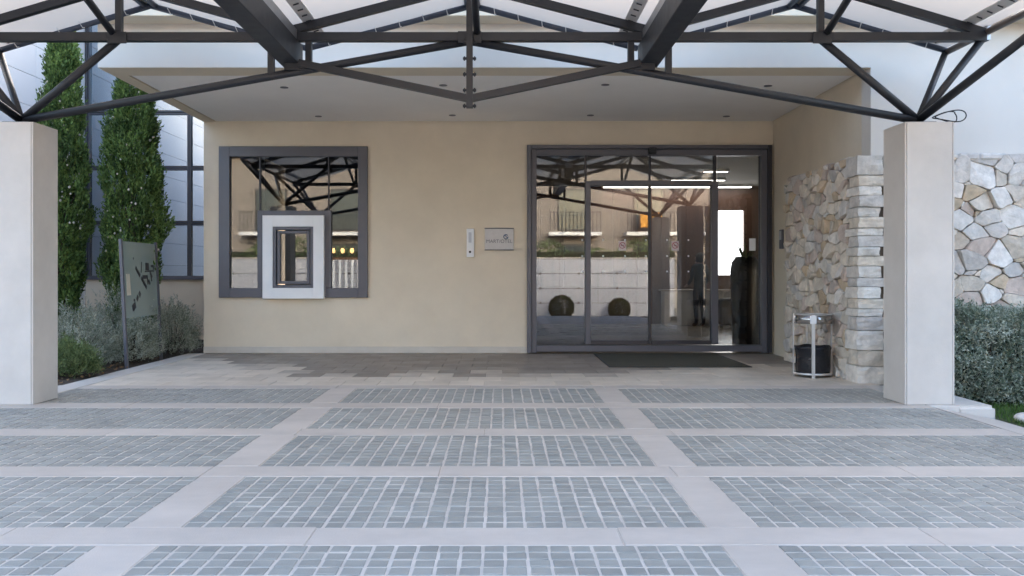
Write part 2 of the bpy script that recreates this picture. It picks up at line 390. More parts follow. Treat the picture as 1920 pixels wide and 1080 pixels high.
for k in range(len(hZ) - 1):
    for a, b in ((vX[0] + .05, vX[1] - .025), (vX[1] + .05, XL)):
        MB().box(a, b, YG + .0, YG + .006, hZ[k] + .05, hZ[k + 1] - .04).build('pane', G_curt, CW)
MB().box(-7.6, XL, YG + 2.6, YG + 2.7, 0, 6.3).build('inner_partition', mat('inner_brown', (0.16, 0.11, 0.08), 0.8), B)
MB().box(XL, XL + .1, YG + .2, YG + 2.7, 0, 6.3).build('inner_side_wall', MATS['inner_brown'], B)
MB().box(-7.6, XL, YG + .2, YG + 2.6, 0.9, 1.0).build('inner_floor', M_slabD, B)
MB().box(-7.6, XL, YG + .0, YG + 2.6, 6.2, 6.4).build('inner_ceiling', M_soffit, B)
# panelled wing on the far side of the garden
WG = MB().box(-8.0, -7.575, 9.2, YG + 2.9, -0.2, 6.4).build('wing_wall', M_framed, B)
tag(WG, 'white panelled side wing')
M_panel = mat('white_wall_panel', (0.72, 0.71, 0.715), 0.7, 0.03, 0.7, rnd=0.025)
pm = MB().cbox(-0.025, 0, 0.003, 1.697, 0.003, 0.497, 0.004).mesh('wall_panel', M_panel)
for j in range(13):
    for i in range(4): link('wall_panel', pm, WG, (-7.55, 9.2 + i * 1.7, -0.1 + j * 0.5))

# ---- window with the service hatch
W = MB()
def fr(mb, px0, px1, py0, py1, y0, y1): return mb.cbox(wx(px0, 13.3), wx(px1, 13.3), y0, y1, wz(py1, 13.3), wz(py0, 13.3), 0.004)
fr(W, 412, 432, 275, 558, 13.25, 13.36)
WIN = W.build('window', M_frame, B); tag(WIN, 'large grey framed window with white hatch')
for r in ((672, 690, 275, 558), (432, 672, 275, 294)): fr(MB(), *r, 13.25, 13.36).build('frame', M_frame, WIN)
fr(MB(), 432, 493, 540, 558, 13.25, 13.36).build('frame', M_frame, WIN); fr(MB(), 608, 672, 540, 558, 13.25, 13.36).build('frame', M_frame, WIN)
fr(MB(), 484, 493, 395, 540, 13.255, 13.35).build('frame', M_frame, WIN); fr(MB(), 608, 622, 395, 540, 13.255, 13.35).build('frame', M_frame, WIN)
fr(MB(), 493, 608, 395, 404, 13.255, 13.35).build('frame', M_frame, WIN)
fr(MB(), 486.5, 489.5, 294, 395, 13.28, 13.34).build('mullion', M_framed, WIN); fr(MB(), 615, 618, 294, 395, 13.28, 13.34).build('mullion', M_framed, WIN)
for r in ((432, 484, 395, 540), (622, 672, 395, 540), (432, 486.5, 294, 395), (489.5, 615, 294, 395), (618, 672, 294, 395)):
    x0, x1, z0, z1 = wx(r[0], 13.3), wx(r[1], 13.3), wz(r[3], 13.3), wz(r[2], 13.3)
    MB().box(x0, x1, 13.305, 13.311, z0, z1).build('pane', G_win, WIN)
hs = MB()
def bx(px0, px1, py0, py1, y0, y1, Yr=13.2): return (wx(px0, Yr), wx(px1, Yr), y0, y1, wz(py1, Yr), wz(py0, Yr))
for r in ((493, 512, 404, 560), (588, 608, 404, 560), (512, 588, 404, 425), (512, 588, 540, 560)): hs.cbox(*bx(*r, 13.17, 13.30), 0.003)
hs.build('hatch_surround', M_white, WIN)
hf = MB()
for r in ((512, 518, 425, 540), (582, 588, 425, 540), (518, 582, 425, 431), (518, 582, 534, 540)): hf.cbox(*bx(*r, 13.185, 13.29), 0.003)
for r in ((519.5, 525, 432.5, 532.5), (575, 580.5, 432.5, 532.5), (525, 575, 432.5, 438), (525, 575, 527, 532.5)): hf.cbox(*bx(*r, 13.205, 13.29), 0.003)
hf.build('hatch_frame', M_frame, WIN)
MB().box(*bx(525, 575, 438, 527, 13.25, 13.256)).build('hatch_pane', G_win, WIN)

# ---- entrance doors
D = MB()
fr(D, 988, 996, 273, 661, 13.22, 13.42)
DOOR = D.build('entrance_door', M_frame, B); tag(DOOR, 'glazed sliding entrance doors in dark frames')
def dpart(name, px0, px1, py0, py1, y0, y1, m): return MB().cbox(wx(px0, 13.3), wx(px1, 13.3), y0, y1, max(0.006, wz(py1, 13.3)), wz(py0, 13.3), 0.004).build(name, m, DOOR)
dpart('frame', 996.3, 1006, 280, 661, 13.26, 13.42, M_frame)
dpart('frame', 1426, 1437, 281, 661, 13.25, 13.42, M_frame)
dpart('frame', 1437.3, 1445, 273, 661, 13.22, 13.42, M_framed)
dpart('frame', 996.3, 1437, 273, 280, 13.22, 13.42, M_frame); dpart('frame', 1006, 1426, 280.3, 292, 13.26, 13.42, M_frame)
dpart('mullion', 1096, 1100, 292, 340, 13.27, 13.36, M_framed); dpart('mullion', 1338, 1342.5, 292, 340, 13.27, 13.36, M_framed)
dpart('mullion', 1097, 1107, 340, 645, 13.24, 13.38, M_frame); dpart('mullion', 1333, 1345, 340, 645, 13.24, 13.38, M_frame)
dpart('transom', 1107, 1333, 339, 349, 13.24, 13.38, M_frame)
dpart('mullion', 1217, 1220, 292, 339, 13.28, 13.35, M_framed)
dpart('bottom_rail', 1006, 1426, 647, 659, 13.25, 13.40, M_frame)
dpart('leaf_stile', 1215.5, 1221, 349, 645, 13.29, 13.34, M_framed)
for r in ((1107, 1215), (1222, 1333)): dpart('leaf_rail', r[0], r[1], 638, 646, 13.29, 13.34, M_framed)
for r in ((1006, 1097, 292, 646), (1107, 1215, 349, 638), (1222, 1333, 349, 638), (1345, 1426, 292, 646), (1100, 1217, 292, 339), (1220, 1338, 292, 339)):
    dpart_ = MB().box(wx(r[0], 13.31), wx(r[1], 13.31), 13.312, 13.318, max(0.02, wz(r[3], 13.3)), wz(r[2], 13.3)).build('pane', G_door, DOOR)
dpart('sensor', 1214, 1228, 279, 290, 13.16, 13.255, M_black)
M_dot = mat('marker_dot', (0.85, 0.85, 0.9), 0.5, 0.02)
for py in (450, 480, 509):
    for px in (1091, 1131, 1172, 1211, 1251, 1291):
        if px == 1091: px = 1092
        c = (wx(px, 13.3), 13.308, wz(py, 13.3)); mb = MB(); n = 10
        mb.tube((c[0], 13.3035, c[2]), (c[0], 13.3105, c[2]), 0.013, n=10); mb.build('marker_dot', M_dot, DOOR)
for px in (1167, 1266):
    s = dpart('no_smoking_sticker', px - 7, px + 7, 452, 470, 13.302, 13.309, mat('sticker_white', (0.62, 0.55, 0.55), 0.5, 0.02))
    c = Vector((wx(px, 13.3), 13.300, wz(460, 13.3))); ring = [c + Vector((0.044 * math.cos(a), 0, 0.044 * math.sin(a))) for a in np.linspace(0, 2 * math.pi, 19)]
    rb = MB().path(ring, 0.006, 5); rb.tube(c + Vector((-.031, 0, .031)), c + Vector((.031, 0, -.031)), 0.006, n=5)
    rb.build('prohibition_ring', mat('sticker_red', (0.30, 0.06, 0.08), 0.5, 0.02), DOOR)
    MB().box(c.x - .02, c.x + .02, 13.2995, 13.3015, c.z - .006, c.z + .004).build('cigarette_mark', M_black, DOOR)
dpart('paper_notice', 1405, 1417, 447, 470, 13.302, 13.309, M_white)

# ------------------------------------------------------------------ lobby behind the glass
struct(MB().box(XL + .2, 8, 13.52, 22, -0.1, -0.003).build('lobby_floor', mat('lobby_floor_stone', (0.30, 0.27, 0.24), 0.25, 0.1, 2)))
struct(MB().box(XL + .2, 8, 13.52, 22, 3.3, 3.4).build('lobby_ceiling', mat('lobby_ceiling_paint', (0.45, 0.42, 0.38), 0.8, 0.03)))
M_wood = mat('lobby_wood', (0.12, 0.062, 0.042), 0.45, 0.25, 3, streak=(3, 3, 0.4))
lw_ = MB().box(0.3, 5.10, 21.0, 21.2, 0, 3.3); lw_.box(5.80, 8, 21.0, 21.2, 0, 3.3); lw_.box(5.10, 5.80, 21.0, 21.2, 0, 1.18); lw_.box(5.10, 5.80, 21.0, 21.2, 2.72, 3.3)
lwall = struct(lw_.build('lobby_wall', M_wood))
for i in range(8): MB().cbox(0.36 + i * 0.58, 0.36 + i * 0.58 + 0.565, 20.97, 20.998, 0.9, 3.28, 0.004).build('wood_panel', M_wood, lwall)
struct(MB().box(5.10, 5.80, 21.1, 21.12, 1.18, 2.72).build('lobby_window', emit('bright_window', (1, 0.99, 0.95), 1.2)))
struct(MB().box(0.1, 0.28, 13.55, 21.0, 0, 3.3).build('office_wall', mat('office_paint', (0.24, 0.21, 0.18), 0.8)))
struct(MB().box(XL + .2, 0.1, 17.5, 17.7, 0, 3.3).build('office_back_wall', MATS['office_paint']))
struct(MB().box(7.8, 8.0, 13.55, 21.0, 0, 3.3).build('lobby_side_wall', mat('lobby_tan', (0.22, 0.17, 0.12), 0.8)))
E_lamp = emit('lamp_light', (1, 0.94, 0.84), 2.2)
def strip(x0, x1, y, lab, wdt=.12):
    t = thing('ceiling_light', lab, 'ceiling light', ((x0 + x1) / 2, y, 3.3), 'strip lights on the lobby ceiling')
    MB().cbox(x0, x1, y - wdt / 2, y + wdt / 2, 3.245, 3.299, 0.004).build('housing', M_white, t)
    MB().box(x0 + .02, x1 - .02, y - wdt / 2 + .02, y + wdt / 2 - .02, 3.238, 3.244).build('diffuser', E_lamp, t)
strip(2.4, 5.9, 20.7, 'long lit strip light at the top of the lobby wood wall', .2)
strip(4.05, 4.55, 17.6, 'short lit strip light inside the fixed door pane, nearer of two', .14)
strip(3.7, 4.9, 19.2, 'lit strip light inside the fixed door pane, farther of two', .12)
cnt = thing('reception_counter', 'white low counter behind the standing person in the lobby', 'counter', (4.6, 20.6, 0))
MB().cbox(3.8, 6.1, 20.45, 20.9, 0.0, 0.80, 0.01).build('body', M_white, cnt); MB().cbox(3.75, 6.15, 20.40, 20.95, 0.801, 0.84, 0.008).build('counter_top', M_band, cnt)
# suitcase
sc_ = thing('suitcase', 'dark upright suitcase on the lobby floor beside the person', 'suitcase', (5.05, 19.6, 0))
MB().cbox(4.87, 5.20, 19.5, 19.74, 0.06, 0.66, 0.04).build('shell', mat('suitcase_shell', (0.02, 0.018, 0.03), 0.4), sc_)
MB().path([(4.95, 19.62, 0.64), (4.95, 19.62, 0.86), (5.12, 19.62, 0.86), (5.12, 19.62, 0.64)], 0.009).build('handle', M_inox, sc_)
for x in (4.92, 5.15):
    for y in (19.55, 19.69): MB().tube((x - .012, y, 0.03), (x + .012, y, 0.03), 0.03, n=10).build('wheel', M_black, sc_)
# tall dark urn with plant just inside the fixed pane
ux, uy = wx(1398, 14.6), 14.6
urn = thing('planter_urn', 'tall black urn with a spiky plant just inside the fixed glass pane', 'planter', (ux, uy, 0))
MB().lathe([(0.20, 0.0), (0.215, 0.02), (0.225, 0.5), (0.245, 1.0), (0.25, 1.25), (0.225, 1.40), (0.17, 1.47), (0.15, 1.49), (0.13, 1.46), (0.12, 1.38)], (ux, uy, 0), 28).build('urn_body', mat('urn_glaze', (0.012, 0.011, 0.014), 0.35), urn, True)
pl = MB()
for k in range(26):
    a = random.uniform(0, 2 * math.pi); L_ = random.uniform(0.22, 0.42); el = random.uniform(0.5, 1.3); p = Vector((ux + .05 * math.cos(a), uy + .05 * math.sin(a), 1.42)); wdt = 0.018
    side = Vector((-math.sin(a), math.cos(a), 0)); pts = []
    for t in range(6):
        q = p + Vector((math.cos(a), math.sin(a), 0)) * (L_ * math.cos(el) * t / 5 * 1.3) + Vector((0, 0, L_ * (math.sin(el) * t / 5 - 0.35 * (t / 5) ** 2 * (1.6 - el))))
        ww = wdt * math.sin(math.pi * min(0.98, 0.15 + t / 5 * .85)); pts.append((q - side * ww, q + side * ww))
    vs = [v for pr in pts for v in pr]; pl.add(vs, [(2*i, 2*i+1, 2*i+3, 2*i+2) for i in range(5)])
pl.build('leaves', M_green, urn)

# ------------------------------------------------------------------ things fixed to the walls
pq = thing('wall_plaque', 'brushed metal name plaque beside the entrance doors', 'plaque', (wx(936, 13.3), 13.29, wz(468, 13.3)))
x0, x1, _, _, z0, z1 = bx(909, 963, 429, 468, 0, 0, 13.3)
MB().cbox(x0, x1, 13.279, 13.2995, z0, z1, 0.004).build('plate', mat('plaque_metal', (0.46, 0.45, 0.44), 0.45, 0.05, 20, metal=0.15), pq)
MB().box(x0 - .004, x1 + .004, 13.275, 13.2995, z1 + .001, z1 + .012).build('top_edge', M_frame, pq)
MB().box(x0 - .004, x1 + .004, 13.275, 13.2995, z0 - .012, z0 - .001).build('bottom_edge', M_frame, pq)
def text(s, size, loc, m, name, parent):
    cu = bpy.data.curves.new(name, 'FONT'); cu.body = s; cu.size = size; cu.align_x = 'CENTER'; cu.extrude = 0.0008
    o = bpy.data.objects.new(name, cu); COL.objects.link(o); bpy.context.view_layer.update()
    me = bpy.data.meshes.new_from_object(o.evaluated_get(bpy.context.evaluated_depsgraph_get())); bpy.data.objects.remove(o)
    me.transform(Matrix.Translation(loc) @ Matrix.Rotation(R(90), 4, 'X')); me.materials.clear(); me.materials.append(m)
    return link(name, me, parent)
text('MART/OTEL', 0.074, ((x0 + x1) / 2, 13.2775, wz(455.5, 13.3)), mat('plaque_ink', (0.10, 0.10, 0.12), 0.5), 'lettering', pq)
em = MB(); ex, ez = wx(948.5, 13.3), wz(444, 13.3)
em.path([(ex + .032 * math.cos(a), 13.278, ez + .032 * math.sin(a)) for a in np.linspace(0.6, 2 * math.pi + .1, 16)], 0.008, 5); em.tube((ex - .02, 13.278, ez + .03), (ex + .03, 13.278, ez - .028), 0.007, n=5)
em.build('emblem', mat('plaque_blue', (0.06, 0.10, 0.18), 0.5), pq)
ic = thing('door_intercom', 'narrow white intercom panel with black button left of the plaque', 'intercom', (wx(882, 13.3), 13.29, wz(482, 13.3)))
MB().cbox(*bx(875, 889, 429, 482, 13.255, 13.2995, 13.3), 0.006).build('housing', M_white, ic)
c = (wx(881.5, 13.3), wz(472.5, 13.3)); MB().tube((c[0], 13.2455, c[1]), (c[0], 13.2545, c[1]), 0.018, n=14).build('button', M_black, ic)
MB().box(c[0] - .022, c[0] + .022, 13.2525, 13.2545, wz(455, 13.3), wz(436, 13.3)).build('speaker_slot', mat('slot_grey', (0.55, 0.55, 0.58), 0.5), ic)
rd = thing('card_reader', 'slim grey card reader on the porch side wall beside the doors', 'card reader', (4.1, 12.86, 1.55))
MB().cbox(4.085, 4.1195, 12.80, 12.92, 1.57, 1.85, 0.006).build('housing', M_frame, rd); MB().box(4.081, 4.0845, 12.815, 12.905, 1.70, 1.83).build('face_plate', M_galv, rd)

# ------------------------------------------------------------------ dry-stone wall, L-shaped, with quoins
SW = thing('stone_wall', 'rubble stone pier lining the porch beside the litter bin, with stacked corner blocks', 'stone wall', (4.0, 10.5, 0))
SF = thing('stone_wall', 'rubble stone wall rising behind the grey green hedge', 'stone wall', (5.5, 9.75, -.12))
SX, SY, SH = 3.945, 9.70, 2.515
MB().box(SX + .07, XR - .001, SY + .3, 12.18, 0.001, SH - .06).build('core', M_mortar, SW)
MB().box(SX + .07, 15, SY + .07, YF - .001, -0.14, SH - .06).build('core', M_mortar, SF)
def clip(poly, p, n):
    out = []
    for i in range(len(poly)):
        a, b = poly[i], poly[(i + 1) % len(poly)]; da = (a[0]-p[0])*n[0] + (a[1]-p[1])*n[1]; db = (b[0]-p[0])*n[0] + (b[1]-p[1])*n[1]
        if da <= 0: out.append(a)
        if (da < 0 < db) or (db < 0 < da):
            t = da / (da - db); out.append((a[0] + (b[0]-a[0])*t, a[1] + (b[1]-a[1])*t))
    return out
def voronoi(u0, u1, v0, v1, du, dv, jit, rs):
    """irregular cells: big stones with large weight, small chinking stones between"""
    pts = []; j = 0; v = v0 + dv / 2; asp = du / dv
    while v < v1 + dv * .3:
        u = u0 + du * (0.25 if j % 2 else 0.7)
        while u < u1 + du * .4:
            r = rs.random()
            if r > 0.10: pts.append((u + rs.uniform(-jit, jit) * du, v + rs.uniform(-jit, jit) * dv, rs.uniform(-.30, .45) * du * du))
            if rs.random() < 0.22: pts.append((u + du * rs.uniform(.35, .65), v + rs.uniform(-.6, .6) * dv, -.32 * du * du))
            u += du * rs.uniform(0.75, 1.35)
        v += dv * rs.uniform(.88, 1.12); j += 1
    cells = []
    for i, p in enumerate(pts):
        poly = [(u0, v0), (u1, v0), (u1, v1), (u0, v1)]
        for k, q in enumerate(pts):
            if k == i: continue
            dx, dy = q[0]-p[0], q[1]-p[1]
            if abs(dx) > 4 * du or abs(dy) > 4 * dv: continue
            n = (dx, dy * asp * asp); d2 = dx*dx + dy*dy*asp*asp
            t = .5 + (p[2] - q[2]) / (2 * max(d2, 1e-6))
            poly = clip(poly, (p[0] + dx*t, p[1] + dy*t), n)
            if len(poly) < 3: break
        if len(poly) >= 3: cells.append(poly)
    return cells
from mathutils import noise as mnoise
def stone(poly, depth, gap, rs, to_world, parent, wts=(0.44, 0.28, 0.08, 0.06, 0.14)):
    cx = sum(p[0] for p in poly) / len(poly); cy = sum(p[1] for p in poly) / len(poly)
    # drop slivers, shrink for the joint, roughen the outline
    pts = []
    for i in range(len(poly)):
        a, b = poly[i], poly[(i + 1) % len(poly)]; d = math.hypot(b[0]-a[0], b[1]-a[1])
        if d < 0.012: continue
        pts.append((a[0] + (b[0]-a[0]) * min(.5, .012 / d), a[1] + (b[1]-a[1]) * min(.5, .012 / d)))
        nseg = 2 if d > 0.09 else 1
        for s in range(1, nseg):
            t = s / nseg + rs.uniform(-.1, .1); pts.append((a[0] + (b[0]-a[0])*t + rs.uniform(-.008, .008), a[1] + (b[1]-a[1])*t + rs.uniform(-.008, .008)))
        pts.append((b[0] + (a[0]-b[0]) * min(.5, .016 / d), b[1] + (a[1]-b[1]) * min(.5, .016 / d)))
    if len(pts) < 3: return
    rad = sum(math.hypot(p[0]-cx, p[1]-cy) for p in pts) / len(pts)
    if rad < 0.03: return
    def ring(sc_, z, jz):
        return [(cx + (p[0]-cx) * sc_, cy + (p[1]-cy) * sc_, z + rs.uniform(-jz, jz)) for p in pts]
    s1 = 1 - gap / rad; n = len(pts)
    tx, ty = rs.uniform(-.22, .22), rs.uniform(-.22, .22)
    i0 = rs.randrange(n); j0 = (i0 + n // 2) % n; kf = rs.uniform(.03, .28)
    a0, b0 = pts[i0], pts[j0]; ex, ey = b0[0]-a0[0], b0[1]-a0[1]; el = math.hypot(ex, ey) or 1
    def tilt(v):
        side = ((v[0]-a0[0]) * ey - (v[1]-a0[1]) * ex) / el          # two broken planes meeting along a chord
        return (v[0], v[1], max(.004, v[2] + (v[0]-cx) * tx + (v[1]-cy) * ty - kf * abs(side) * (.7 if side > 0 else .25)))
    r0 = ring(s1, -0.05, 0); r1 = [tilt(v) for v in ring(s1, depth * .80, .004)]; r2 = [tilt(v) for v in ring(s1 * .95, depth, .003)]
    V = r0 + r1 + r2; Fc = []
    for k in range(2):
        for i in range(n): j = (i + 1) % n; Fc.append((k*n+i, k*n+j, (k+1)*n+j, (k+1)*n+i))
    A = [2*n + (i0 + q) % n for q in range((j0 - i0) % n + 1)]; Bq = [2*n + (j0 + q) % n for q in range((i0 - j0) % n + 1)]
    for fq in (A, Bq):
        if len(fq) > 2: Fc.append(tuple(fq))
    m = rs.choices(M_st, wts)[0]
    me = MB().add([to_world(*v) for v in V], Fc).mesh('stone', m); link('stone', me, parent)
rs = random.Random(11)
for c in voronoi(SY + .32, 12.19, 0.0, SH - .0, 0.185, 0.12, 0.40, rs):
    stone(c, rs.uniform(.03, .075), 0.0055, rs, lambda u, v, d: (SX + .04 - d, u, v), SW, (0.14, 0.44, 0.12, 0.20, 0.10))
for c in voronoi(SX + .30, 6.25, -0.14, SH + .01, 0.20, 0.145, 0.42, rs):
    stone(c, rs.uniform(.03, .075), 0.0035, rs, lambda u, v, d: (u, SY + .04 - d, v), SF)
# capping stones along the top
y = SY + .30
while y < 12.15:
    l = rs.uniform(.16, .30); bmx = MB().cbox(SX - .005 + rs.uniform(-.01, .01), XR - .004, y + .004, min(12.19, y + l) - .004, SH - .055, SH + rs.uniform(-.015, .03), 0.018)
    bmx.build('stone', rs.choice(M_st), SW); y += l
x = SX + .31
while x < 6.3:
    l = rs.uniform(.2, .38); MB().cbox(x + .004, x + l - .004, SY - .005 + rs.uniform(-.01, .01), YF - .004, SH - .055, SH + rs.uniform(-.02, .025), 0.018).build('stone', rs.choice(M_st), SF); x += l
# quoins
z = -0.02; k = 0
hs_ = [.21, .17, .22, .15, .09, .11, .13, .10, .13, .11, .10, .12, .09, .12, .11, .13, .10, .12, .22]
for h in hs_:
    L1 = rs.uniform(.29, .34) if k % 2 else rs.uniform(.22, .27); L2 = .33 if k % 2 == 0 else .26
    if k in (0, 1): L1 = .31
    bm = bmesh.new(); t = MB().box(SX - .02 + rs.uniform(-.012, .012), SX + L1, SY - .02 + rs.uniform(-.012, .012), SY + L2, z + .002, min(z + h, SH + .03) - .002)
    vv = [bm.verts.new(v) for v in t.v]; [bm.faces.new([vv[i] for i in f]) for f in t.f]
    bmesh.ops.subdivide_edges(bm, edges=bm.edges[:], cuts=3, use_grid_fill=True)
    for v in bm.verts:
        q = v.co * 14; v.co += Vector((.016 * mnoise.noise(q) + rs.uniform(-.005, .005), .022 * mnoise.noise(q + Vector((7, 3, 1))) + rs.uniform(-.006, .006), .008 * mnoise.noise(q + Vector((2, 9, 4)))))
    bmesh.ops.smooth_vert(bm, verts=bm.verts[:], factor=0.22, use_axis_x=True, use_axis_y=True, use_axis_z=True)
    bm.verts.index_update()
    MB().add([v.co[:] for v in bm.verts], [[v.index for v in f.verts] for f in bm.faces]).build('corner_stone', M_st[(0, 1, 0, 4)[k % 4]], SW); bm.free()
    z += h; k += 1

# ------------------------------------------------------------------ columns
CYC, CH2, CTOP = 8.31, 0.2275, 2.60
XC = -0.2925
def column(xc, yc, label):
    t = thing('canopy_column', label, 'column', (xc, yc, 0), 'square stone columns carrying the canopy')
    gz = 0.0
    MB().box(xc - CH2 + .0145, xc + CH2 - .0145, yc - CH2 + .028, yc + CH2 - .028, gz - .02, CTOP - .003).build('core', M_mortar, t)
    zs = [gz + .001, CTOP]
    for a, b in zip(zs[:-1], zs[1:]):
        g = 0.0007
        MB().cbox(xc - CH2 + .018, xc + CH2 - .018, yc - CH2, yc - CH2 + .027, a + g, b - g, .002).build('facing_panel', M_lime, t)
        MB().cbox(xc - CH2, xc + CH2, yc + CH2 - .027, yc + CH2, a + g, b - g, .002).build('facing_panel', M_lime, t)
        MB().cbox(xc - CH2, xc - CH2 + .014, yc - CH2 + .001, yc + CH2 - .029, a + g, b - g, .002).build('facing_panel', M_lime, t)
        MB().cbox(xc + CH2 - .014, xc + CH2, yc - CH2 + .001, yc + CH2 - .029, a + g, b - g, .002).build('facing_panel', M_lime, t)
    MB().box(xc - CH2 + .03, xc + CH2 - .03, yc - CH2 + .03, yc + CH2 - .03, CTOP - .002, CTOP + .002).build('top_slab', M_lime, t)
    return t
XCR, XCL = XC + 4.2325, XC - 4.2325
column(XCR, CYC, 'pale square stone column in front of the stone wall')
column(XCL, CYC, 'pale square stone column in front of the cypresses at the left edge')
YB = 4.7
column(XCR, YB, 'stone column on the approach side, mirrored in the entrance glass'); column(XCL, YB, 'stone column mirrored in the hatch window')
# rounded plinth by the right column
pb = bmesh.new()
t = MB().box(XCR + CH2 + .002, 4.50, 7.98, 8.95, -0.2, 0.004)
vv = [pb.verts.new(v) for v in t.v]; [pb.faces.new([vv[i] for i in f]) for f in t.f]
ed = [e for e in pb.edges if all(abs(v.co.x - 4.50) < 1e-4 for v in e.verts)] + [e for e in pb.edges if all(abs(v.co.z - .004) < 1e-4 and abs(v.co.y - 7.98) < 1e-4 for v in e.verts)]
bmesh.ops.bevel(pb, geom=list(set(ed)), offset=.03, segments=3, affect='EDGES'); pb.verts.index_update()
kerb = MB().add([v.co[:] for v in pb.verts], [[v.index for v in f.verts] for f in pb.faces]).build('kerb', M_lime); pb.free(); struct(kerb)
struct(MB().cbox(3.902, XCR + CH2, 7.985, 8.075, -0.2, 0.003, .004).build('kerb_edge', M_lime))
struct(MB().box(3.902, XCR + CH2, 8.56, 9.49, -0.2, 0.001).build('column_pad', M_lime))

# ------------------------------------------------------------------ canopy
CN = thing('canopy', 'dark steel truss canopy with pale fabric roof over the forecourt', 'canopy', (XC, CYC, 0))
OFF = [-4.88, -3.31, -1.70, 0.0, 1.70, 3.31, 4.88]; ZP = [3.50, 3.965, 3.525, 3.965, 3.525, 3.965, 3.50]
PX = [XC + o for o in OFF]; YE, YS = 9.05, 4.0
for k in range(6):
    nu, nv = 8, 40; mb = MB()
    for j in range(nv + 1):
        for i in range(nu + 1):
            t = i / nu; y = YS + (YE - YS) * j / nv
            z = ZP[k] + (ZP[k+1] - ZP[k]) * t - 0.022 * math.sin(math.pi * t) * (1 + .25 * math.sin(y * 1.9)) + 0.03
            mb.v.append((PX[k] + (PX[k+1] - PX[k]) * t, y, z))
    for j in range(nv):
        for i in range(nu): a = j * (nu + 1) + i; mb.f.append((a, a + 1, a + nu + 2, a + nu + 1))
    mb.build('roof_membrane', M_memb, CN, True)
TR = 0.039
for yp in (CYC, YB):
    MB().bar((PX[0], yp, 3.436), (PX[6], yp, 3.436), .078, .080).build('top_chord', M_steel, CN)
    for s, xn in ((-1, XCL), (1, XCR)):
        N = Vector((xn, yp, CTOP + .05)); fwd = -1 if yp == CYC else 1
        for nm, e, r in (('main_strut', (XC, yp, 3.40), TR), ('column_strut', (XC + s*3.31, yp, 3.42), .038), ('column_strut', (XC + s*4.84, yp, 3.42), .036),
                         ('column_strut', (XC + s*4.86, yp - fwd*.74, 3.47), .032), ('column_strut', (XC + s*4.86, yp + fwd*1.78, 3.47), .038)):
            MB().tube(N, e, r, n=12).build(nm, M_steel, CN, True)
        MB().cbox(xn - .12, xn + .12, yp - .12, yp + .12, CTOP + .003, CTOP + .022, .004).build('base_plate', M_steel, CN)
        MB().bar((XC, yp - .05, 2.846), (XC + s*1.60, yp - .05, 3.18), .062, .066).build('lower_strut', M_steel, CN)
        for o in (1.52, 1.875): 
            zlow = 3.40 + (CTOP + .05 - 3.40) * o / 4.2325
            MB().bar((XC + s*o, yp, zlow), (XC + s*o, yp, 3.40), .058, .058).build('hanger', M_steel, CN)
        MB().bar((XC + s*3.31, yp, 3.44), (XC + s*3.31, yp, 3.94), .058, .058).build('post', M_steel, CN)
        MB().tube((XC + s*3.36, yp, 3.46), (XC + s*3.31, yp + fwd*1.75, 3.94), .033, n=10).build('ridge_brace', M_steel, CN, True)
        MB().cbox(XC + s*4.88 - .02, XC + s*4.88 + .02, yp - .04, yp + .04, 3.40, 3.56, .004).build('end_bracket', M_galv, CN)
    for o, zc, hw, hh in ((0, 3.425, .11, .055), (-3.31, 3.42, .09, .055), (3.31, 3.42, .09, .055), (-1.64, 3.16, .10, .045), (1.64, 3.16, .10, .045)):
        gp = MB().cbox(XC + o - hw, XC + o + hw, yp - .058, yp - .046, zc - hh, zc + hh, .003).build('gusset_plate', M_steel, CN)
    post = MB().bar((XC, yp - .07, 2.756), (XC, yp - .07, 3.94), .060, .060).build('king_post', M_steel, CN)
    st = MB()
    for z in np.arange(2.775, 3.42, 0.148): st.tube((XC - .062, yp - .07, z), (XC + .062, yp - .07, z), .013, n=8); st.tube((XC - .054, yp - .07, z), (XC - .042, yp - .07, z), .022, n=8); st.tube((XC + .042, yp - .07, z), (XC + .054, yp - .07, z), .022, n=8)
    st.build('bolt', M_steel, post)
    MB().tube((XC + .07, yp, 3.46), (XC + .05, yp + fwd*1.75, 3.94), .033, n=10).build('ridge_brace', M_steel, CN, True)
for yp in (CYC, 6.5, YB):
    for k in range(6):
        MB().bar((PX[k], yp, ZP[k] - .03), (PX[k+1], yp, ZP[k+1] - .03), .07, .075).build('rafter', M_steel, CN)
for s in (-1, 1):
    xb = XC + s * 1.70
    MB().cbox(xb - .092, xb + .092, YB - .3, CYC + .14, 3.18, 3.395, .006).build('box_beam', M_steel, CN)
    MB().box(xb - .075, xb + .075, YB - .3, CYC + .14, 3.397, 3.50).build('gutter', M_galv, CN)
for k in (1, 3, 5):
    for d in (-.055, .055): MB().tube((PX[k] + d, YS, 3.955), (PX[k] + d, YE, 3.955), .026, n=8).build('ridge_tube', M_steelb, CN, True)
    MB().cbox(PX[k] - .085, PX[k] + .085, YE - .25, YE + .015, 3.985, 4.0, .003).build('ridge_plate', M_galv, CN)
for k in (0, 6): MB().tube((PX[k], YS, 3.485), (PX[k], YE, 3.485), .032, n=10).build('eave_tube', mat('eave_paint', (0.16, 0.13, 0.115), 0.5), CN, True)
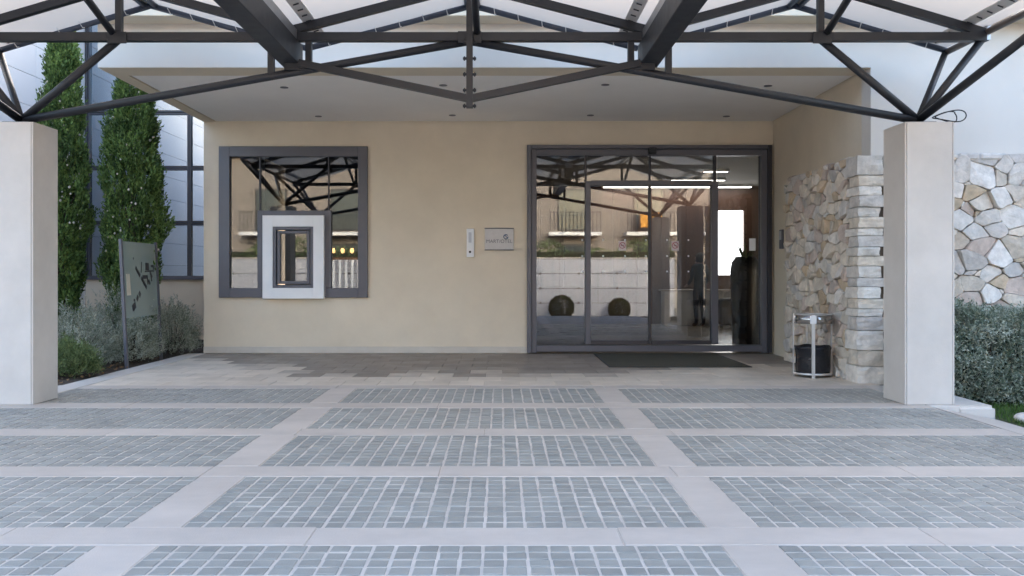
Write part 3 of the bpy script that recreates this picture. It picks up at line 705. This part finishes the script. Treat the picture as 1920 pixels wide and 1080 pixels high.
for k in range(6):
    MB().tube((PX[k], YE, ZP[k] - .005), (PX[k+1], YE, ZP[k+1] - .005), .030, n=10).build('edge_tube', M_steelb, CN, True)
    lc = MB(); n = 7
    for i in range(1, n):
        t = i / n; x = PX[k] + (PX[k+1]-PX[k]) * t; z = ZP[k] + (ZP[k+1]-ZP[k]) * t
        lc.path([(x - .02, YE - .10, z + .005), (x - .01, YE - .03, z - .042), (x + .025, YE + .036, z - .006), (x + .05, YE - .02, z + .036)], .0045, 5)
    tag(lc.build('lacing', M_white, CN), kind='stuff')
    # membrane clamps beside valleys and eaves
    for side in (0, 1):
        q = k + side
        if q in (1, 3, 5): continue
        o = k + 1 - side
        dx, dz = PX[o] - PX[q], ZP[o] - ZP[q]; L_ = math.hypot(dx, dz); ux_, uz_ = dx / L_, dz / L_
        a = 0.19; cl = MB(); p = (PX[q] + ux_ * a, ZP[q] + uz_ * a + .012)
        hw = .055
        cl.add([(p[0]-ux_*hw, 4.05, p[1]-uz_*hw), (p[0]+ux_*hw, 4.05, p[1]+uz_*hw), (p[0]+ux_*hw, YE-.05, p[1]+uz_*hw), (p[0]-ux_*hw, YE-.05, p[1]-uz_*hw),
                (p[0]-ux_*hw, 4.05, p[1]-uz_*hw+.01), (p[0]+ux_*hw, 4.05, p[1]+uz_*hw+.01), (p[0]+ux_*hw, YE-.05, p[1]+uz_*hw+.01), (p[0]-ux_*hw, YE-.05, p[1]-uz_*hw+.01)],
               [(0,3,2,1),(4,5,6,7),(0,1,5,4),(1,2,6,5),(2,3,7,6),(3,0,4,7)])
        cp = cl.build('clamp_strip', mat('clamp_paint', (0.74, 0.70, 0.66), 0.5, 0.06), CN)
        bo = MB()
        for y in np.arange(5.2, YE - .05, .17): bo.tube((p[0] - ux_*.02, y, p[1] - uz_*.03 - .008), (p[0] + ux_*.03, y, p[1] + uz_*.03 - .008), .006, n=6)
        tag(bo.build('bolt', M_framed, cp), kind='stuff')
# loose cable coil on the right column
cb = MB(); pts = []
for i in range(60):
    a = i / 59 * 4 * math.pi; g = i / 59
    pts.append((XCR + .10 + .13 * (1 + math.cos(a + .6)) * (0.8 + .25 * math.sin(3 * g)), CYC - .12 + .05 * math.sin(a * .7), CTOP + .018 + .075 * (1 + math.sin(a * 1.0 + .25 * math.cos(a))) * (0.35 + .62 * (1 + math.cos(a + .6)) / 2)))
cb.path(pts, .0055, 6)
tag(cb.build('cable_coil', M_black), 'loose black cable coil lying on top of the column', 'cable')

# ------------------------------------------------------------------ litter bin
bxc, byc = wx(1524, 10.32), 10.32
BN = thing('litter_bin', 'stainless steel litter bin with black liner by the stone wall', 'litter bin', (bxc, byc, 0))
def ringband(r, z0, z1, th, n=32):
    mb = MB()
    for i in range(n):
        a = 2*math.pi*i/n
        for rr, z in ((r, z0), (r, z1), (r-th, z1), (r-th, z0)): mb.v.append((bxc + rr*math.cos(a), byc + rr*math.sin(a), z))
    for i in range(n):
        j = (i+1) % n
        for k in range(4): mb.f.append((4*i+k, 4*j+k, 4*j+(k+1) % 4, 4*i+(k+1) % 4))
    return mb
ringband(.215, .625, .725, .006).build('top_band', mat('polished_steel', (0.42, 0.41, 0.40), 0.16, 0.05, 8, metal=0.95), BN, True)
ringband(.218, .725, .735, .018).build('rim', M_inox, BN, True)
for a in (-108, -186, 2, 88):
    ca, sa = math.cos(R(a)), math.sin(R(a)); p = Vector((bxc + .222 * ca, byc + .222 * sa, 0))
    wd = .038 if a == -108 else .022
    MB().bar(p + Vector((0, 0, .002)), p + Vector((0, 0, .735)), wd if abs(ca) < .5 else .012, .012 if abs(ca) < .5 else wd).build('leg', M_inox, BN)
ringband(.214, .03, .055, .008).build('bottom_ring', M_inox, BN, True)
MB().tube((bxc, byc, .032), (bxc, byc, .040), .206, n=28).build('floor_plate', M_inox, BN)
bg_ = MB(); n = 36
prof = [(.19, .041), (.20, .12), (.196, .22), (.204, .32), (.213, .345), (.208, .36), (.19, .34), (.17, .2), (.15, .06)]
for r, z in prof:
    for i in range(n):
        a = 2*math.pi*i/n; q = r * (1 - .035 * abs(math.sin(a * 6.5 + z * 9))) ; bg_.v.append((bxc + q*math.cos(a), byc + q*math.sin(a), z + .008 * math.sin(a * 5) * (z > .3)))
for k in range(len(prof) - 1):
    for i in range(n): j = (i+1) % n; bg_.f.append((k*n+i, k*n+j, (k+1)*n+j, (k+1)*n+i))
bg_.f.append(tuple(range((len(prof)-1)*n, len(prof)*n)))
bg_.build('liner', M_bag, BN, True)
MB().cbox(bxc - .112, bxc - .040, byc - .236, byc - .2255, .628, .722, .002).build('label_plate', M_white, BN)

# door mat
dm = thing('door_mat', 'dark olive entrance mat lying before the sliding doors', 'door mat', (2.3, 12.2, 0))
MB().cbox(1.42, 3.20, 11.33, 13.20, .003, .014, .004).build('mat_surface', M_mat, dm)
e = MB(); e.box(1.39, 1.419, 11.30, 13.20, .003, .011); e.box(3.201, 3.23, 11.30, 13.20, .003, .011); e.box(1.419, 3.201, 11.30, 11.329, .003, .011); e.build('rubber_edge', M_black, dm)

# ------------------------------------------------------------------ glass map sign
SG = thing('glass_sign', 'frosted glass map panel between two leaning grey posts by the shrubs', 'sign', (-4.80, 11.9, 0))
P0, P1 = Vector((-4.765, 11.22, -.05)), Vector((-4.83, 12.52, -.05)); LN = Vector((-.085, 0, 1.70))
for p, ln in ((P0, LN), (P1, LN * 1.0)): MB().bar(p, p + ln, .035, .045).build('post', M_frame, SG)
def spt(u, t, d=0): 
    base = P0.lerp(P1, u); v = base + LN * t; return v + Vector((d, 0, 0))
g = MB(); u0, u1, t0, t1 = .03, .97, .40, .985
q = [spt(u0, t0), spt(u1, t0), spt(u1, t1), spt(u0, t1)]
g.add([v + Vector((-.004, 0, 0)) for v in q] + [v + Vector((.004, 0, 0)) for v in q], [(0,1,2,3),(7,6,5,4),(0,4,5,1),(1,5,6,2),(2,6,7,3),(3,7,4,0)])
def frosted():
    m = bpy.data.materials.new('frosted_glass'); m.use_nodes = True; n = m.node_tree.nodes; L = m.node_tree.links
    b = n['Principled BSDF']; b.inputs['Base Color'].default_value = (.46, .52, .50, 1); b.inputs['Roughness'].default_value = .15
    tr = n.new('ShaderNodeBsdfTransparent'); tr.inputs[0].default_value = (.75, .85, .82, 1); mx = n.new('ShaderNodeMixShader'); mx.inputs[0].default_value = .45
    L.new(b.outputs[0], mx.inputs[1]); L.new(tr.outputs[0], mx.inputs[2]); L.new(mx.outputs[0], n['Material Output'].inputs['Surface']); return m
g.build('glass_panel', frosted(), SG)
ink = mat('map_print', (0.03, 0.03, 0.035), .6)
def inkrect(pts):
    v = [spt(u, t, .0052) for u, t in pts]; v2 = [p + Vector((.002, 0, 0)) for p in v]; n = len(v)
    return v + v2, [tuple(range(n))[::-1], tuple(range(n, 2*n))] + [(i, (i+1) % n, n + (i+1) % n, n + i) for i in range(n)]
mk = MB()
def stroke(u0, t0, u1, t1, w_): 
    d = Vector((u1-u0, (t1-t0)*1.3)); d.normalize(); nx_, ny_ = -d.y * w_, d.x * w_ / 1.3
    mk.add(*inkrect([(u0+nx_, t0+ny_), (u0-nx_, t0-ny_), (u1-nx_, t1-ny_), (u1+nx_, t1+ny_)]))
def sg(cx, cy): return (cx - 60) / 265.0, 0.40 + (640 - cy) / (640 - 50) * 0.585   # sign crop coordinates
def S(x0, y0, x1, y1, w_=.022): a = sg(x0, y0); b = sg(x1, y1); stroke(a[0], a[1], b[0], b[1], w_ * .65)
S(155, 250, 185, 315, .03); S(195, 330, 232, 415, .028); S(203, 205, 195, 290, .012); S(230, 240, 258, 240, .06); S(275, 235, 295, 235, .02); S(293, 240, 293, 285, .018)
S(205, 325, 235, 325, .03); S(240, 310, 245, 385, .022); S(265, 280, 280, 330, .026); S(250, 350, 262, 385, .024); S(225, 280, 290, 275, .012); S(270, 300, 276, 360, .018)
S(117, 570, 142, 540, .05); S(153, 480, 163, 500, .045); S(172, 448, 182, 475, .04); S(130, 502, 138, 508, .02); S(140, 172, 143, 184, .018)
mk.build('map_print', ink, SG)
nb = MB(); nb.add(*inkrect([(sg(83, 300)[0], sg(0, 300)[1]), (sg(83, 465)[0], sg(0, 465)[1]), (sg(112, 465)[0], sg(0, 465)[1]), (sg(108, 300)[0], sg(0, 300)[1])]))
nb.build('pale_legend', mat('legend_print', (.62, .58, .48), .6), SG)

# ------------------------------------------------------------------ vegetation
def leaf_mesh(name, P, Dv, Ln, Wd, m, rngl):
    """one rhombic leaf per point: P base, Dv direction, Ln length, Wd width (numpy arrays)"""
    n = len(P); Dv = Dv / np.linalg.norm(Dv, axis=1, keepdims=True)
    rv = rngl.normal(size=(n, 3)); S_ = np.cross(Dv, rv); S_ /= np.linalg.norm(S_, axis=1, keepdims=True)
    nrm = np.cross(S_, Dv)
    a = P; b = P + Dv * Ln[:, None] * .5 + S_ * Wd[:, None] * .5 + nrm * Ln[:, None] * .06; c = P + Dv * Ln[:, None]; d = P + Dv * Ln[:, None] * .5 - S_ * Wd[:, None] * .5 + nrm * Ln[:, None] * .06
    V = np.stack([a, b, c, d], 1).reshape(-1, 3).astype(np.float32)
    me = bpy.data.meshes.new(name); me.vertices.add(4 * n); me.vertices.foreach_set('co', V.ravel())
    me.loops.add(4 * n); me.loops.foreach_set('vertex_index', np.arange(4 * n, dtype=np.int32))
    me.polygons.add(n); me.polygons.foreach_set('loop_start', np.arange(0, 4 * n, 4, dtype=np.int32))
    me.update(calc_edges=True); me.validate(); me.materials.append(m); return me

def cypress(x, y, h, rmax, label, seed, z0=0.0):
    g = np.random.default_rng(seed)
    t = thing('cypress_tree', label, 'tree', (x, y, z0), 'cypress trees in the garden bed')
    tr = MB()
    pts = [(x + .02 * math.sin(k * 1.7), y + .02 * math.cos(k * 2.1), z0 + h * .85 * k / 8) for k in range(9)]
    for k in range(8): tr.tube(pts[k], pts[k+1], .075 * (1 - k/9), .075 * (1 - (k+1)/9), 8)
    for k in range(40):
        zz = z0 + h * g.uniform(.08, .75); a = g.uniform(0, 2*math.pi); rr = rmax * .75 * prof_c((zz - z0) / h)
        tr.tube((x, y, zz), (x + rr*math.cos(a), y + rr*math.sin(a), zz + rr * 2.2), .014, .005, 5, False)
    tr.build('trunk', M_bark, t)
    ns = 4200; P, D_, Ln, Wd = [], [], [], []
    lob = g.uniform(0, 6.28, 6)
    for i in range(ns):
        f = g.uniform(.05, .97) ** 0.9; a = g.uniform(0, 2*math.pi)
        edge = rmax * prof_c(f) * (1 + .16 * math.sin(3*a + f*14 + lob[0]) + .12 * math.sin(5*a - f*23 + lob[1]) + .10 * math.sin(2*a + f*41 + lob[2]))
        rr = edge * (g.uniform(.55, 1.0) ** .5); 
        if f < .16 and g.random() < .45: continue
        c = np.array([x + rr*math.cos(a), y + rr*math.sin(a), z0 + f*h])
        up = np.array([.38*math.cos(a), .38*math.sin(a), 1.0]) + g.normal(size=3) * .18; up /= np.linalg.norm(up)
        L_ = g.uniform(.10, .22)
        for k in range(12):
            s = k / 11; p = c + up * L_ * (s - .3) + g.normal(size=3) * .008
            d = up + g.normal(size=3) * .55 * (1 - .5*s); P.append(p); D_.append(d); Ln.append(g.uniform(.045, .085) * (1 - .3*s)); Wd.append(g.uniform(.016, .030))
    me = leaf_mesh('crown', np.array(P), np.array(D_), np.array(Ln), np.array(Wd), M_cyp, g)
    link('crown', me, t)
    co = MB()
    for i in range(70):
        f = g.uniform(.35, .95); a = g.uniform(math.pi, 2*math.pi); rr = rmax * prof_c(f) * 1.0
        c = (x + rr*math.cos(a), y + rr*math.sin(a), z0 + f*h); r = g.uniform(.010, .018)
        co.lathe([(r*.4, -r), (r, -r*.3), (r, r*.3), (r*.4, r)], c, 6)
    tag(co.build('cones', mat('cone_grey', (.50, .47, .40), .8), t), kind='stuff')
    return t
def prof_c(f):
    pts_ = [(0, .35), (.08, .55), (.22, .80), (.4, 1.0), (.6, .94), (.75, .76), (.87, .50), (.95, .25), (1, .04)]
    for (a, b), (c, d) in zip(pts_[:-1], pts_[1:]):
        if a <= f <= c: return b + (d - b) * (f - a) / (c - a)
    return .05
cypress(wx(116, 12.2), 12.2, 4.75, .30, 'slimmer dark cypress beside the left column', 3)
cypress(wx(249, 12.6), 12.6, 4.35, .39, 'fuller cypress rising behind the glass map sign', 4)

def shrub(name, x, y, rx, ry, h, m, n, label, cat, seed, ll=(.03, .055), lw=(.006, .010), group=None, z0=0.0, upright=.9, boxy=False):
    g = np.random.default_rng(seed); t = thing(name, label, cat, (x, y, z0), group)
    st = MB()
    for k in range(26):
        a = g.uniform(0, 6.28); r = g.uniform(.2, .85)
        st.tube((x + .12*rx*math.cos(a), y + .12*ry*math.sin(a), z0), (x + r*rx*math.cos(a), y + r*ry*math.sin(a), z0 + h * g.uniform(.45, .8) * math.sqrt(max(.1, 1 - r*r))), .010, .004, 5, False)
    st.build('stems', M_bark, t)
    P, D_, Ln, Wd = [], [], [], []; ph = g.uniform(0, 6.28, 4)
    for i in range(n):
        a = g.uniform(0, 2*math.pi); u = g.uniform(0, 1); el = math.asin(g.uniform(.02, 1.0))
        k = 1 + .16 * math.sin(3*a + ph[0]) * math.cos(2*el + ph[1]) + .12 * math.sin(7*a + ph[2] + 4*el) + .08 * math.sin(11*a + 9*el + ph[3])
        rr = k * (g.uniform(.45, 1.0) ** .45)
        d = np.array([math.cos(el)*math.cos(a), math.cos(el)*math.sin(a), math.sin(el)])
        if boxy: d = d / max(abs(d[0]), abs(d[1]), abs(d[2])) * .92 ; 
        c = np.array([x + rx*rr*d[0], y + ry*rr*d[1], z0 + .04 + h*rr*d[2]*.95])
        up = d * .8 + np.array([0, 0, upright]) + g.normal(size=3) * .28; up /= np.linalg.norm(up); L_ = g.uniform(.07, .15)
        for q in range(9):
            s = q / 8; p = c + up * L_ * (s - .4); dd = up * .8 + g.normal(size=3) * .55
            P.append(p); D_.append(dd); Ln.append(g.uniform(*ll)); Wd.append(g.uniform(*lw))
    link('foliage', leaf_mesh('foliage', np.array(P), np.array(D_), np.array(Ln), np.array(Wd), m, g), t)
    return t
GS = 'shrubs in the garden bed'
shrub('sage_shrub', -5.55, 11.3, .62, .55, .74, M_sage, 1500, 'broad silvery shrub between the left column and the glass sign', 'shrub', 21, group=GS)
shrub('sage_shrub', -5.25, 12.35, .50, .50, .98, M_sage, 1300, 'tall silvery shrub at the foot of the fuller cypress', 'shrub', 22, group=GS)
shrub('sage_shrub', -5.05, 12.05, .28, .42, .62, M_sage, 1000, 'silvery shrub seen under the glass map panel', 'shrub', 23, group=GS)
shrub('sage_shrub', -4.98, 13.35, .42, .48, .74, M_sage, 1300, 'grey green shrub against the porch wall corner', 'shrub', 24, group=GS)
shrub('green_shrub', -5.12, 10.35, .36, .42, .36, M_green, 900, 'low green shrub at the kerb beside the left column', 'shrub', 25, group=GS, ll=(.035, .06), lw=(.009, .015))
shrub('sage_shrub', -6.5, 11.9, .6, .6, .8, M_sage, 900, 'silvery shrub under the slimmer cypress', 'shrub', 26, group=GS)
shrub('sage_shrub', -6.1, 13.6, .7, .6, .72, M_sage, 900, 'silvery shrub below the tall glazing', 'shrub', 27, group=GS)
# hedge on the right: overlapping mounds of one hedge
hd = thing('hedge', 'dense grey green hedge in front of the stone wall', 'hedge', (5.4, 9.2, -.12))
g = np.random.default_rng(5); P, D_, Ln, Wd = [], [], [], []
for i in range(9000):
    f = g.random(); x = g.uniform(4.30, 7.4)
    top = .80 + .05 * math.sin(x * 3.1) + .035 * math.sin(x * 8.3 + 1)
    if f < .38: z = top + g.uniform(-.10, .03); y = g.uniform(8.78, 9.58)
    elif f < .93: z = -.10 + (top + .08) * g.random(); y = 8.80 + .10 * math.sin(x * 5 + z * 4) * math.cos(z * 7 + x * 2) + g.uniform(-.05, .16) - .05 * math.sin(math.pi * min(1, max(0, z / top))) + .18 * max(0, z / top - .75) / .25
    else: z = -.10 + (top + .05) * g.random(); y = g.uniform(8.8, 9.55); x = 4.30 + g.uniform(0, .14) + .05 * math.sin(z * 9)
    c = np.array([x, y, z]); up = np.array([0, -.55 if f >= .38 else 0, .75]) + g.normal(size=3) * .45; up /= np.linalg.norm(up); L_ = g.uniform(.06, .14)
    for q in range(9):
        s = q / 8; P.append(c + up * L_ * (s - .4)); D_.append(up * .6 + g.normal(size=3) * .6); Ln.append(g.uniform(.025, .05)); Wd.append(g.uniform(.008, .015))
link('foliage', leaf_mesh('foliage', np.array(P), np.array(D_), np.array(Ln), np.array(Wd), M_hedge, g), hd)
st = MB()
for k in range(120):
    x = random.uniform(4.4, 7.3); y = random.uniform(8.95, 9.5); st.tube((x, y, -.13), (x + random.uniform(-.15, .15), y + random.uniform(-.12, .1), random.uniform(.3, .72)), .012, .005, 5, False)
st.build('stems', M_bark, hd)
MB().box(4.5, 7.3, 9.1, 9.5, -.12, .62).build('shade_core', mat('hedge_shade', (.03, .035, .022), .95, .4, 20, 1.0, 30), hd)  # solid dark box; the hedge's inner shade is put into its colour
# grass blades
g = np.random.default_rng(9); n = 9000
P = np.stack([g.uniform(4.51, 6.4, n), g.uniform(6.6, 8.85, n), np.full(n, -.126)], 1)
D_ = np.stack([g.normal(0, .35, n), g.normal(0, .35, n), np.ones(n)], 1)
tag(link('lawn_grass', leaf_mesh('lawn_grass', P, D_, g.uniform(.03, .07, n), g.uniform(.004, .008, n), M_grass, g)), 'short green grass beside the kerb', 'grass', kind='stuff')
# white boulders edging the lawn
bl = [(4.68, 7.83, .085, 'small white boulder next to the kerb corner'), (4.72, 7.58, .095, 'larger white boulder edging the lawn, second from the kerb'), (4.70, 7.33, .08, 'white boulder edging the lawn, third from the kerb'), (4.73, 7.10, .085, 'white boulder edging the lawn, fourth from the kerb')]
for k, (x, y, r, lab) in enumerate(bl):
    bm = bmesh.new(); bmesh.ops.create_icosphere(bm, subdivisions=3, radius=r); rr = random.Random(k)
    o = [rr.uniform(0, 6) for _ in range(3)]
    for v in bm.verts:
        f = 1 + .10 * math.sin(v.co.x * 30 + o[0]) + .08 * math.sin(v.co.y * 34 + o[1]) * math.cos(v.co.z * 28 + o[2]); v.co = Vector((v.co.x * f * 1.1, v.co.y * f * 1.25, v.co.z * f * .68))
    me = bpy.data.meshes.new('boulder'); bm.to_mesh(me); bm.free(); me.materials.append(M_pebble); me.shade_smooth()
    tag(link('boulder', me, None, (x, y, -.125 + r * .5)), lab, 'boulder', 'white boulders edging the lawn')
# dry leaves on the soil
lf = MB(); 
g = np.random.default_rng(12); n = 260
P = np.stack([g.uniform(-5.6, -4.74, n), g.uniform(9.0, 12.6, n), np.full(n, .02)], 1); D_ = np.stack([g.normal(size=n), g.normal(size=n), g.uniform(0, .35, n)], 1)
tag(link('leaf_litter', leaf_mesh('leaf_litter', P, D_, g.uniform(.03, .06, n), g.uniform(.015, .03, n), mat('dead_leaf', (.20, .12, .06), .9, .4, 9), g)), 'dry fallen leaves on the garden soil', 'leaf litter', kind='stuff')

# ------------------------------------------------------------------ person in the lobby
def person(x, y):
    t_rot = R(0)
    J = {'pelvis': (0, 0, .90), 'waist': (0, .0, 1.05), 'chest': (0, .01, 1.26), 'neck': (0, .0, 1.42), 'head0': (0, .01, 1.50), 'head1': (0, .02, 1.60),
         'hl': (-.085, 0, .86), 'kl': (-.095, .02, .48), 'al': (-.10, -.02, .09), 'tl': (-.11, .11, .03),
         'hr': (.085, 0, .86), 'kr': (.10, .03, .48), 'ar': (.11, .0, .09), 'tr': (.13, .12, .03),
         'sl': (-.17, 0, 1.36), 'el': (-.23, .0, 1.09), 'wl': (-.19, .17, .97), 'sr': (.17, 0, 1.36), 'er': (.24, -.02, 1.09), 'wr': (.21, .14, .93)}
    ED = [('pelvis','waist'),('waist','chest'),('chest','neck'),('neck','head0'),('head0','head1'),('pelvis','hl'),('hl','kl'),('kl','al'),('al','tl'),('pelvis','hr'),('hr','kr'),('kr','ar'),('ar','tr'),
          ('chest','sl'),('sl','el'),('el','wl'),('chest','sr'),('sr','er'),('er','wr')]
    RD = {'pelvis': .15, 'waist': .135, 'chest': .155, 'neck': .058, 'head0': .085, 'head1': .085, 'hl': .095, 'kl': .062, 'al': .045, 'tl': .04, 'hr': .095, 'kr': .062, 'ar': .045, 'tr': .04,
          'sl': .065, 'el': .045, 'wl': .032, 'sr': .065, 'er': .045, 'wr': .032}
    # five fingers on each hand, curled
    for s, wn, sg_ in (('l', 'wl', -1), ('r', 'wr', 1)):
        wv = Vector(J[wn]); pm_ = wv + Vector((0, .06, -.035)); J['p' + s] = tuple(pm_); RD['p' + s] = .03; ED.append((wn, 'p' + s))
        for k in range(4):
            b_ = pm_ + Vector((sg_ * (-.027 + .018 * k), .045, -.012)); c_ = b_ + Vector((0, .022 + .004 * (k in (1, 2)), -.028))
            J[f'f{s}{k}a'] = tuple(b_); J[f'f{s}{k}b'] = tuple(c_); RD[f'f{s}{k}a'] = .009; RD[f'f{s}{k}b'] = .008
            ED += [('p' + s, f'f{s}{k}a'), (f'f{s}{k}a', f'f{s}{k}b')]
        b_ = pm_ + Vector((-sg_ * .045, .01, .0)); c_ = b_ + Vector((-sg_ * .008, .03, -.02)); J[f't{s}a'] = tuple(b_); J[f't{s}b'] = tuple(c_); RD[f't{s}a'] = .011; RD[f't{s}b'] = .009
        ED += [('p' + s, f't{s}a'), (f't{s}a', f't{s}b')]
    keys = list(J); idx = {k: i for i, k in enumerate(keys)}
    me = bpy.data.meshes.new('skeleton'); me.from_pydata([J[k] for k in keys], [(idx[a], idx[b]) for a, b in ED], []); me.update()
    o = bpy.data.objects.new('skeleton', me); COL.objects.link(o)
    md = o.modifiers.new('s', 'SKIN'); sv = me.skin_vertices[0].data
    for i, k in enumerate(keys):
        r = RD[k]; sv[i].radius = (r, r * (.72 if k in ('chest', 'waist', 'pelvis') else 1.0)); sv[i].use_root = (k == 'pelvis')
    sb = o.modifiers.new('u', 'SUBSURF'); sb.levels = 2; sb.render_levels = 2
    bpy.context.view_layer.update()
    bm_ = bpy.data.meshes.new_from_object(o.evaluated_get(bpy.context.evaluated_depsgraph_get())); bpy.data.objects.remove(o)
    ms = [mat('skin', (.45, .28, .20), .55, .05), mat('dark_jacket', (.018, .024, .026), .85, .2, 20), mat('navy_trousers', (.02, .022, .045), .85, .2, 20), mat('shoe_leather', (.12, .07, .055), .6)]
    bm_.materials.clear(); [bm_.materials.append(m) for m in ms]
    for p in bm_.polygons:
        c = p.center; p.use_smooth = True
        if c.z < .075: k = 3
        elif c.z < .88 and abs(c.x) < .18 and c.y < .16 and not (abs(c.x) > .15 and c.z > .8): k = 2
        elif c.z > 1.44: k = 0
        elif c.y > .16 and c.z < 1.02: k = 0
        else: k = 1
        p.material_index = k
    rot = Matrix.Rotation(R(25), 4, 'Z'); bm_.transform(Matrix.Translation((x, y, 0)) @ rot)
    body = link('person', bm_); tag(body, 'person in dark jacket and navy trousers standing with back turned in the lobby', 'person')
    hb = bmesh.new(); bmesh.ops.create_icosphere(hb, subdivisions=3, radius=.112)
    for v in hb.verts:
        v.co.z *= 1.12
        if v.co.y > .03 and v.co.z < .045: v.co *= .72
        v.co += Vector((random.uniform(-.004, .004),) * 3)
    hm = bpy.data.meshes.new('hair'); hb.to_mesh(hm); hb.free(); hm.transform(Matrix.Translation((x, y, 1.565)) @ rot); hm.materials.append(mat('dark_hair', (.015, .011, .009), .6, .3, 40)); hm.shade_smooth()
    link('hair', hm, body)
    fm = MB()
    for s in (-1, 1): fm.lathe([(.004, -.007), (.009, 0), (.004, .007)], (s * .032, .098, 1.575), 8)
    fm.lathe([(.016, -.02), (.009, .02)], (0, .108, 1.545), 8); fm.box(-.024, .024, .092, .1, 1.505, 1.513)
    for s in (-1, 1): fm.box(s * .103 - .01, s * .103 + .01, -.005, .03, 1.535, 1.59)
    f_me = fm.mesh('face', ms[0]); f_me.transform(Matrix.Translation((x, y, 0)) @ rot); link('face', f_me, body)
person(wx(1312, 20.0), 20.0)

# ------------------------------------------------------------------ what the glass mirrors: the far side of the forecourt
BW = thing('boundary_wall', 'white panelled boundary wall mirrored in the entrance glass', 'wall', (0, -7.9, -.55))
MB().box(-15, 6.8, -8.1, -7.83, -.8, 1.80).build('core', M_framed, BW)
wpm = MB().cbox(.004, 1.496, 0, .028, .004, .556, .004).mesh('wall_panel', mat('grey_wall_panel', (0.44, 0.44, 0.47), 0.7, 0.05, 0.9, rnd=0.05)); fix = MB()
for j in range(4):
    for i in range(14):
        o = link('wall_panel', wpm, BW, (-14.2 + i * 1.5, -7.828, -.50 + j * .575))
for j in range(1, 4):
    for i in range(14): MB().tube((-14.2 + i*1.5 + .75 + (.0 if j % 2 else .0), -7.80, -.50 + j*.575), (-14.2 + i*1.5 + .75, -7.785, -.50 + j*.575), .045, n=10).build('fixing', M_black, BW)
MB().cbox(-15, 6.82, -8.12, -7.79, 1.802, 1.85, .006).build('coping', M_band, BW)
def ball(x, y, r, label, seed, z0):
    g = np.random.default_rng(seed); t = thing('ball_bush', label, 'bush', (x, y, z0), 'clipped ball bushes by the boundary wall'); n = 5000
    d = g.normal(size=(n, 3)); d /= np.linalg.norm(d, axis=1, keepdims=True); P = np.array([x, y, z0 + r * .95]) + d * r * (g.uniform(.75, 1, n) ** .4)[:, None]
    link('foliage', leaf_mesh('foliage', P, d + g.normal(size=(n, 3)) * .6, g.uniform(.05, .08, n), g.uniform(.025, .04, n), leafmat('box_leaf', (.010, .018, .008), (.04, .06, .022), .1, 6) if 'box_leaf' not in MATS else MATS['box_leaf'], g), t)
    MB().tube((x, y, z0), (x, y, z0 + r), .05, n=8).build('trunk', M_bark, t)
ball(wx(1053, 33.6), -7.1, .46, 'clipped round bush mirrored in the fixed side pane', 31, -.52); ball(wx(1162, 33.6), -7.1, .40, 'clipped round bush mirrored in the sliding door', 32, -.52)
RB = thing('house', 'peach rendered building with balconies mirrored in the entrance glass', 'building', (2, -24, -.6))
M_peach = mat('peach_render', (.27, .235, .21), .85, .05, 1); M_terra = mat('terracotta', (.42, .16, .07), .8, .25, 3, rnd=.1)
MB().box(-16, 14, -28, -20, -.6, 7.4).build('wall', M_peach, RB)
MB().add([(-16.4, -28.4, 7.4), (14.4, -28.4, 7.4), (14.4, -19.6, 7.4), (-16.4, -19.6, 7.4), (-14, -24, 9.0), (12, -24, 9.0)], [(0,3,2,1),(3,2,5,4),(1,0,4,5),(0,3,4),(2,1,5)]).build('roof', M_terra, RB)
for i in range(7):
    x = -13 + i * 4.0
    for z in (.6, 3.5):
        wn = MB().box(x, x + 1.7, -19.995, -19.96, z, z + 2.2).build('window', M_framed, RB); MB().box(x + .08, x + 1.62, -19.955, -19.945, z + .08, z + 2.12).build('pane', mat('dark_pane', (.05, .07, .08), .1), wn)
    ba = MB().box(x - .5, x + 2.2, -19.94, -18.7, 3.2, 3.38).build('balcony', M_white, RB)
    rl = MB().bar((x - .5, -18.75, 4.4), (x + 2.2, -18.75, 4.4), .05, .05)
    for k in range(14): rl.tube((x - .45 + k*.2, -18.75, 3.38), (x - .45 + k*.2, -18.75, 4.4), .018, n=5)
    rl.build('railing', M_steel, ba)
    if i in (3, 5): MB().box(x + .2, x + 1.3, -18.70, -18.68, 3.6, 4.38).build('towel', mat('orange_cloth', (.65, .30, .05), .9), ba)
hb_ = thing('garden_hedge', 'dark hedge above the boundary wall mirrored in the glass', 'hedge', (0, -9, -.6))
g = np.random.default_rng(41); n = 16000
x = g.uniform(-15, 7, n); top = 2.35 + .25 * np.sin(x * 1.3) + .15 * np.sin(x * 3.7); P = np.stack([x, g.uniform(-9.6, -8.6, n), -.5 + (top + .5) * g.uniform(.55, 1, n)], 1)
link('foliage', leaf_mesh('foliage', P, g.normal(size=(n, 3)), g.uniform(.08, .16, n), g.uniform(.05, .09, n), M_green, g), hb_)
MB().box(-15, 7, -9.5, -8.8, -.6, 2.1).build('shade_core', MATS['hedge_shade'], hb_)  # dark filler box, shade between the leaves given as colour
# lit pergola mirrored in the hatch window
PG = thing('pergola', 'white slatted pergola with warm lamps mirrored beside the white hatch', 'pergola', (-6.2, -7.2, -.55))
for k in range(7): MB().cbox(-6.95 + k*.24, -6.95 + k*.24 + .09, -7.25, -7.2, -.52, 1.75, .004).build('slat', M_white, PG)
MB().cbox(-7.1, -5.2, -7.28, -7.17, 1.752, 1.85, .006).build('beam', mat('pergola_wood', (.16, .08, .04), .7), PG)
for k in range(5): MB().lathe([(.02, 0), (.07, .04), (.08, .12), (.05, .2)], (-6.8 + k*.36, -7.22, 2.0), 12).build('lamp', emit('warm_lamp', (1, .55, .2), 1.6) if k == 0 else MATS['warm_lamp'], PG)
for k in range(5): MB().tube((-6.8 + k*.36, -7.22, 1.85), (-6.8 + k*.36, -7.22, 2.0), .015, n=6).build('lamp_stem', M_steel, PG)
